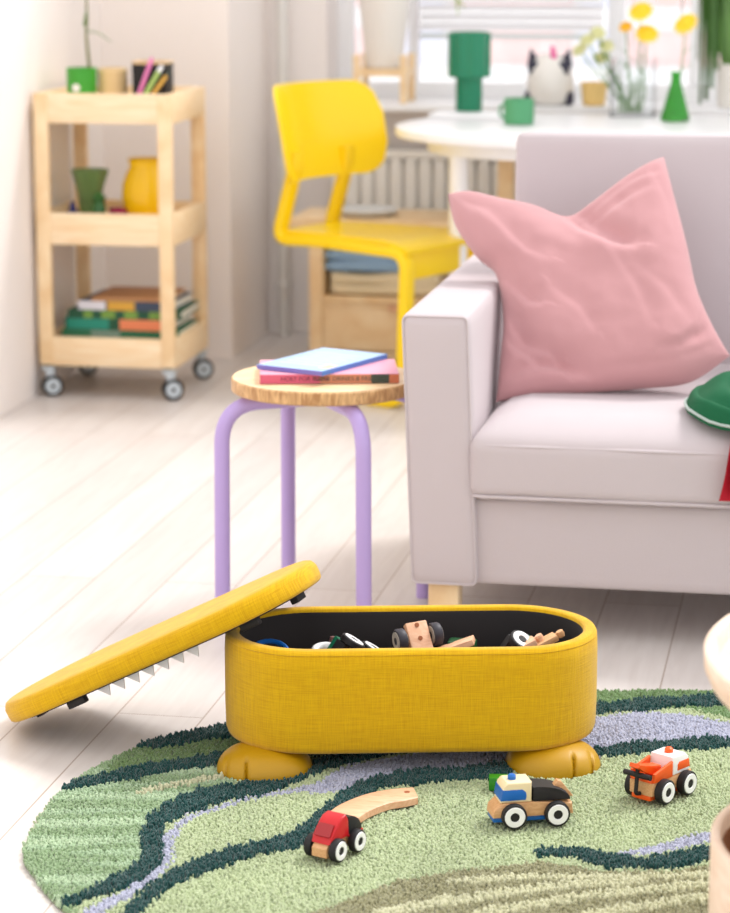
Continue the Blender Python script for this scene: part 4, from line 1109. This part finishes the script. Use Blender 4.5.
def car_root(name, label, rear, front, z, wb):
    """rear / front: contact points of the two wheels on the camera side"""
    d = (front-rear); a = math.atan2(d.y, d.x)
    return a, d.length
RT = .0125
orange = col('toy_orange', 240, 92, 22, .35); red = col('toy_red', 196, 26, 34, .3); blue = col('toy_blue', 22, 104, 190, .35); cream = col('toy_cream', 238, 220, 178, .45); dred = col('toy_maroon', 160, 40, 46, .3); tgreen = col('toy_green', 34, 128, 24, .4)
def place(name, label, rear, front, side, half=.0275):
    """root at the centre of the car on the pile; side=+1: visible wheels at local +Y"""
    d = front-rear; a = math.atan2(d.y, d.x); n = Vector((-math.sin(a), math.cos(a), 0))
    c = (rear+front)/2 - n*side*half
    return thing(name, label, 'toy car', (c.x, c.y, RT), a), d.length/2
# blue and cream car, heading left; camera sees its left (+Y) side
def blue_car():
    t, hb = place('toy_car', 'wooden toy truck with cream cab, blue windows and black back on the rug', at_h(557, 826, RT), at_h(514, 829, RT), 1)
    r = .0185
    bm = bmesh.new(); prism(bm, [(-hb-.026, .015), (-hb-.024, .032), (.0, .036), (hb+.016, .036), (hb+.027, .026), (hb+.029, .015)], -.021, .021, .0015); link('chassis', bm, M['beech_car'], t)
    bm = bmesh.new(); box(bm, (.003, 0, .011), (2*hb+.05, .034, .008), .0015); link('underbody', bm, blue, t)
    bm = bmesh.new(); prism(bm, [(.004, .0365), (.004, .066), (.040, .066), (.046, .060), (.050, .0365)], -.020, .020, .0025, 3); cab = link('cab', bm, cream, t)
    bm = bmesh.new()
    o = [(.013, .040), (.050, .040), (.0475, .056), (.018, .056), (.013, .052), (.0115, .046)]
    prism(bm, o, -.0212, .0212, .0012); link('side_window', bm, blue, cab)
    bm = bmesh.new(); lathe(bm, [(.0062, 0), (.0062, .005), (.004, .0075), (0, .008)], 16, (.029, 0, .066)); link('beacon', bm, blue, cab)
    bm = bmesh.new(); pts = [(.002, .0365), (.002, .058)]+[(-.002-.052*math.sin(q*PI/2/8), .0365+.0215*math.cos(q*PI/2/8)) for q in range(9)]
    prism(bm, pts, -.0195, .0195, .0012); link('load_bed', bm, M['black'], t)
    bm = bmesh.new(); prism(bm, [(-.030, .050), (-.038, .061), (-.044, .059), (-.062, .036), (-.056, .036), (-.044, .048)], -.006, .006, .001); link('tow_arm', bm, M['beech_car'], t)
    for x in (-hb, hb):
        for s in (-1, 1): wheel_parts(t, x, s*.0275, r+.0005, r, .011, s, ht=.6)
blue_car()
# orange recovery truck heading right/away; camera sees its right (-Y) side and the back
def orange_truck():
    t, hb = place('toy_car', 'orange wooden toy tow truck with white cab and a black hook on the rug', at_h(664, 804, RT), at_h(687, 794.5, RT), -1)
    hb = .0275; r = .0185
    bm = bmesh.new(); prism(bm, [(-hb-.022, .014), (-hb-.022, .034), (hb+.020, .034), (hb+.024, .022), (hb+.022, .014)], -.021, .021, .0015); link('chassis', bm, M['beech_car'], t)
    bm = bmesh.new(); box(bm, (-.0, 0, .010), (2*hb+.044, .034, .008), .0015); link('underbody', bm, orange, t)
    bm = bmesh.new(); prism(bm, [(.000, .0345), (.000, .063), (.033, .063), (.040, .056), (.044, .0345)], -.021, .021, .0025, 3); cab = link('cab', bm, M['white'], t)
    bm = bmesh.new(); prism(bm, [(.012, .040), (.0425, .040), (.039, .053), (.016, .053), (.012, .049)], -.0222, .0222, .0012); link('side_window', bm, orange, cab)
    bm = bmesh.new(); lathe(bm, [(.0066, 0), (.0066, .005), (.004, .0075), (0, .008)], 16, (.018, 0, .063)); link('beacon', bm, orange, cab)
    bm = bmesh.new()
    for s in (-1, 1): prism(bm, [(-.046, .0345), (-.046, .048), (-.002, .058), (-.002, .0345)], s*.0205-.0025, s*.0205+.0025, .001)
    box(bm, (-.024, 0, .037), (.044, .038, .004)); box(bm, (-.0475, 0, .026), (.003, .038, .022), .001); link('bed', bm, orange, t)
    bm = bmesh.new(); prism(bm, [(-.010, .040), (-.012, .052), (-.050, .058), (-.066, .066), (-.068, .060), (-.052, .050), (-.030, .040)], -.009, .009, .0015); link('boom', bm, orange, t)
    bm = bmesh.new(); tube(bm, [(-.058, -.024, .046), (-.058, .024, .046)], .0042, 10); tube(bm, fillet([(-.058, 0, .058), (-.060, 0, .036), (-.062, 0, .018), (-.052, 0, .016)], .006, 5), .0032, 10)
    tube(bm, [(-.058, 0, .046), (-.046, 0, .042)], .004, 8); link('hook', bm, M['black'], t)
    for x in (-hb, hb):
        for s in (-1, 1): wheel_parts(t, x, s*.0275, r+.0005, r, .013, s)
orange_truck()
# red car heading left towards the camera; camera sees its left (+Y) side... right side computed from geometry
def red_car():
    t, hb = place('toy_car', 'red wooden toy car with black sloping back on the rug', at_h(357, 852, RT), at_h(338, 862, RT), 1, .021)
    hb = .0235; r = .0165
    bm = bmesh.new(); prism(bm, [(-hb-.016, .012), (-hb-.016, .024), (-.005, .026), (hb+.010, .026), (hb+.016, .020), (hb+.016, .008), (hb+.012, .006)], -.0125, .0125, .0015); link('chassis', bm, M['beech_car'], t)
    bm = bmesh.new(); prism(bm, [(-.012, .0265), (-.010, .052), (-.004, .060), (.008, .058), (.017, .051), (.031, .034), (.036, .0265)], -.0165, .0165, .003, 3); b = link('body', bm, red, t)
    bm = bmesh.new()
    v = [Vector((.0195, -.0125, .0500)), Vector((.0315, -.0130, .0355)), Vector((.0315, .0130, .0355)), Vector((.0195, .0125, .0500))]
    up = Vector((.77, 0, .64))*.0012
    A = [bm.verts.new(q+up*-.5) for q in v]; B = [bm.verts.new(q+up*1.3) for q in v]; bm.faces.new(A); bm.faces.new(B[::-1])
    for i in range(4): bm.faces.new((A[i], B[i], B[(i+1) % 4], A[(i+1) % 4]))
    link('windscreen', bm, dred, b)
    bm = bmesh.new(); prism(bm, [(-.011, .0265), (-.010, .054)]+[(-.012-.032*math.sin(q*PI/16), .0265+.027*math.cos(q*PI/16)) for q in range(9)], -.0155, .0155, .0012); link('rear_deck', bm, M['black'], t)
    bm = bmesh.new(); box(bm, (-.028, 0, .0265), (.036, .0335, .003), .0008); link('sill_strip', bm, red, t)
    for x in (-hb, hb):
        for s in (-1, 1): wheel_parts(t, x, s*.021, r+.0005, r, .011, s)
red_car()
def track(name, label, pts_l, pts_r, z, th, hole=None, m=None):
    """curved track plank between two floor outlines"""
    A = spline([at_h(x, y, z) for x, y in pts_l], 8); B = spline([at_h(x, y, z) for x, y in pts_r], 8)
    c = (A[0]+B[0])/2; c.z = z-th
    bm = bmesh.new(); rings = []
    for a, b in zip(A, B):
        a = a-c; b = b-c; a.z = b.z = th; e = (b-a).normalized()*.0015
        rings.append([(a.x, a.y, 0), (a.x, a.y, th-.001), tuple(a+e), tuple(b-e), (b.x, b.y, th-.001), (b.x, b.y, 0)])
    loft(bm, rings)
    t = thing(name, label, 'toy track', c)
    link('plank', bm, m or M['beech'], t)
    if hole:
        h = at_h(*hole, z)-c
        bm = bmesh.new(); lathe(bm, [(.0045, -.001), (.0045, .0004), (0, .0004)], 18, (h.x, h.y, th)); link('peg_hole', bm, col('hole_brown', 150, 86, 50, .7), t)
track('track_piece', 'curved natural wood toy track lying on the rug behind the red car', [(325, 815), (340, 804), (365, 794), (390, 789), (413, 787)], [(352, 822), (368, 811), (388, 803), (405, 800), (418, 797)], .024, .011, (407, 792))
bm = bmesh.new(); box(bm, (0, 0, .010), (.036, .022, .020), .0015); o = link('toy_block', bm, tgreen); p = at_h(499, 793, RT); o.location = (p.x, p.y+.020, RT); o.rotation_euler = (0, 0, .15); tag(o, 'small green wooden block lying behind the cream cab truck', 'toy block')

# ---- toys inside the ottoman (resting on its raised black floor)
IZ = .107
def inbox(px, py, h): return at_h(px, py, h)
def spare_car(label, px, py, h, rot, body, m2=None, r=.0205, hub=M['white']):
    p = inbox(px, py, h)
    t = thing('toy_car', label, 'toy car', p); t.rotation_euler = rot
    bm = bmesh.new(); prism(bm, [(-.045, -.008), (-.045, .012), (.04, .012), (.047, 0), (.045, -.008)], -.021, .021, .0015); link('chassis', bm, m2 or M['beech_car'], t)
    bm = bmesh.new(); prism(bm, [(-.03, .0125), (-.026, .034), (.02, .034), (.034, .0125)], -.019, .019, .002); link('body', bm, body, t)
    for x in (-.0265, .0265):
        for s in (-1, 1): wheel_parts(t, x, s*.0275, -.003, r, .011, s, hub)
    return t
D = math.radians
jade = col('toy_jade', 20, 110, 80, .4)
# car lying on its side: near wheels face up
spare_car('green toy car lying on its side in the box, white hub facing up', 352, 660, .150, (D(-70), D(26), D(60)), jade, M['black'])
spare_car('toy car tipped over at the right inside the box, white hub facing up', 527, 658, .145, (D(-62), D(26), D(20)), col('toy_darkgreen', 24, 80, 40, .4), M['black'])
# wooden cart seen from below with two bolt holes, propped up
def cart():
    p = inbox(420, 643, .169)
    t = thing('wooden_cart', 'plain wooden toy cart standing on end in the box, underside with two holes', 'toy cart', p); t.rotation_euler = (D(0), D(0), D(32))
    bm = bmesh.new(); R_ = Matrix.Rotation(D(-4), 4, 'Y') @ Matrix.Rotation(D(-32), 4, 'X')
    box(bm, (0, 0, -.004), (.036, .014, .076), .002, mtx=R_); link('chassis', bm, M['beech'], t)
    bm = bmesh.new()
    for z in (.028, .006): lathe(bm, [(.0038, 0), (.0038, .0008), (0, .0008)], 14, mtx=R_ @ Matrix.Translation((0, -.0072, z)) @ Matrix.Rotation(PI/2, 4, 'X'))
    link('bolt_hole', bm, M['hole_brown'], t)
    for s in (-1, 1):
        mt = R_ @ Matrix.Translation((s*.030, .002, .010)) @ Matrix.Rotation(PI/2, 4, 'Y')
        bm = bmesh.new(); lathe(bm, [(.012, -.007), (.0175, -.007), (.019, -.005), (.019, .005), (.0175, .007), (.012, .007)], 26, mtx=mt); w = link('wheel', bm, col('dark_tyre', 52, 50, 58, .5), t)
        bm = bmesh.new(); lathe(bm, [(.0060, -.0085), (.0145, -.0085), (.0145, .0085), (.0060, .0085)], 26, mtx=mt, cap0=False, cap1=False); link('hub', bm, col('hub_grey', 170, 162, 150, .5), w)
cart()
def stick(name, label, a, b, w, th, m, cat='toy track', knob=False):
    """plank between two surveyed points"""
    a = Vector(a); b = Vector(b); t = thing(name, label, cat, (a+b)/2); d = b-a; L = d.length
    t.rotation_euler = d.to_track_quat('X', 'Z').to_euler()
    bm = bmesh.new(); box(bm, (0, 0, 0), (L, w, th), .0015); link('plank', bm, m, t)
    if knob:
        bm = bmesh.new(); lathe(bm, [(.0055, -th/2), (.0065, 0), (.0055, th/2)], 16, (L/2+.008, 0, 0)); box(bm, (L/2+.002, 0, 0), (.010, .004, th*.9)); link('knob', bm, m, t)
stick('track_piece', 'straight wooden toy track leaning in the middle of the open box', at_h(430, 655, .150), at_h(474, 640, .177), .030, .010, M['beech'])
stick('track_piece', 'wooden toy track with round end knob inside the box at the right', at_h(498, 660, .150), at_h(535, 640, .180), .026, .010, M['beech'], knob=True)
stick('track_piece', 'wooden toy track nearest the right end inside the box', at_h(520, 655, .158), at_h(556, 636, .185), .024, .010, M['beech_car'], knob=True)
p = at_h(462, 652, .150); bm = bmesh.new(); softbox(bm, (0, 0, 0), (.045, .03, .03), .004, 4); o = link('toy_block', bm, col('toy_deepgreen', 16, 70, 34, .4)); o.location = (p.x, p.y, .155); tag(o, 'dark green toy block under the straight track in the box', 'toy block')
p = at_h(270, 652, .160); bm = bmesh.new()
pts = [(.028*math.cos(2*PI*q/32), .028*math.sin(2*PI*q/32), 0) for q in range(33)]; tube(bm, pts, .004, 8, caps=False)
o = link('toy_ring', bm, blue); o.location = p; o.rotation_euler = (D(20), D(8), 0); tag(o, 'blue toy ring at the left inside the box', 'toy ring')
p = at_h(325, 650, .166); bm = bmesh.new(); pts = [(.016*math.cos(2*PI*q/32), .016*math.sin(2*PI*q/32), 0) for q in range(33)]; tube(bm, pts, .006, 10, caps=False)
o = link('toy_ring', bm, M['white']); o.location = p; o.rotation_euler = (D(10), 0, 0); tag(o, 'white toy ring beside the tipped green car in the box', 'toy ring')
p = at_h(338, 650, .165); bm = bmesh.new(); lathe(bm, [(.0055, 0), (.0065, .008), (.006, .020), (.003, .026), (0, .027)], 16); o = link('toy_peg', bm, orange); o.location = (p.x, p.y, .152); tag(o, 'small orange peg left of the tipped green car in the box', 'toy peg')
p = at_h(332, 648, .165); bm = bmesh.new(); lathe(bm, [(.0045, 0), (.0045, .018), (.0062, .022), (.004, .030), (0, .031)], 16); o = link('toy_peg', bm, col('peg_brown', 110, 70, 66, .5)); o.location = (p.x, p.y+.006, .152); tag(o, 'small brown peg behind the orange one in the box', 'toy peg')
# blocks filling the bottom of the box that carry the toys
for k, (x, y, lab, m) in enumerate(((-.20, .0, 'plain', M['beech']), (-.12, .03, 'plain', M['beech_car']), (-.045, .0, 'plain', M['beech']), (.04, .02, 'plain', M['beech_car']), (.12, .0, 'plain', M['beech']), (.19, .01, 'plain', M['beech_car']))):
    bm = bmesh.new(); box(bm, (0, 0, .007), (.062, .10, .014), .002); o = link('toy_block', bm, m)
    q = bpos(x, y); o.location = (q[0], q[1], IZ); o.rotation_euler = (0, 0, BYAW+.1*(k % 3-1)); tag(o, 'plain wooden block lying at the bottom of the toy box under the other toys', 'toy block', 'wooden blocks at the bottom of the box')

# ================================================================ FOREGROUND TABLE AND BASKET
def coffee_table():
    z = .47; e = at_h(707.5, 653, z); R = .39
    c = Vector((e.x+R*math.cos(YAW), e.y+R*math.sin(YAW)-.02, 0))
    t = thing('tray_table', 'round birch tray table cut off by the right edge of the photo', 'table', c)
    bm = bmesh.new(); lathe(bm, [(R-.03, z-.042), (R-.008, z-.036), (R-.001, z-.020), (R, z-.003), (R-.003, z), (R-.012, z), (R-.015, z-.003), (R-.018, z-.018), (R-.03, z-.022), (0, z-.022)], 128); link('tray', bm, M['birch'], t, ang=50)
    for k in range(3):
        a = math.radians((100, 262, 0)[k]); bm = bmesh.new(); tube(bm, [(.34*math.cos(a), .34*math.sin(a), z-.04), (.36*math.cos(a), .36*math.sin(a), .014)], .014, 14); link('leg', bm, M['birch'], t)
    z = .25; e = at_h(712.5, 840, z); R = .24
    c2 = Vector((e.x+R*math.cos(YAW), e.y+R*math.sin(YAW), 0))
    t = thing('bentwood_basket', 'round bentwood basket below the tray table at the lower right corner', 'basket', (c2.x, c2.y, .016))
    z -= .016
    bm = bmesh.new(); lathe(bm, [(R-.004, 0), (R, .004), (R, z-.003), (R-.003, z), (R-.009, z), (R-.012, z-.003), (R-.012, .012), (0, .012)], 128); link('side', bm, M['birch'], t, ang=50)
    bm = bmesh.new(); lathe(bm, [(R-.0122, .05), (R-.016, .05), (R-.016, z-.02), (R-.0122, z-.02)], 96, cap0=False, cap1=False); link('lining', bm, col('basket_brown', 140, 92, 58, .8), t)
coffee_table()

# ================================================================ LIGHT
w = bpy.data.worlds.new('sky'); S.world = w; w.use_nodes = True
bg = w.node_tree.nodes['Background']; bg.inputs[0].default_value = (1, .99, .995, 1); bg.inputs[1].default_value = 1.32
sd = bpy.data.lights.new('sun', 'SUN'); sd.energy = 2.3; sd.angle = math.radians(16); sd.color = (1, .98, .955)
so = bpy.data.objects.new('sun', sd); C.objects.link(so)
dirv = Vector((-.45, -.52, -.92)).normalized(); so.rotation_euler = dirv.to_track_quat('-Z', 'Y').to_euler(); so.location = (2, 8, 6)
S.view_settings.view_transform = 'Standard'; S.view_settings.look = 'None'; S.view_settings.gamma = 1; S.view_settings.exposure = 0.1
try: S.view_settings.use_curve_mapping = False
except Exception: pass
S.cycles.max_bounces = 8; S.cycles.transparent_max_bounces = 12; S.cycles.transmission_bounces = 6
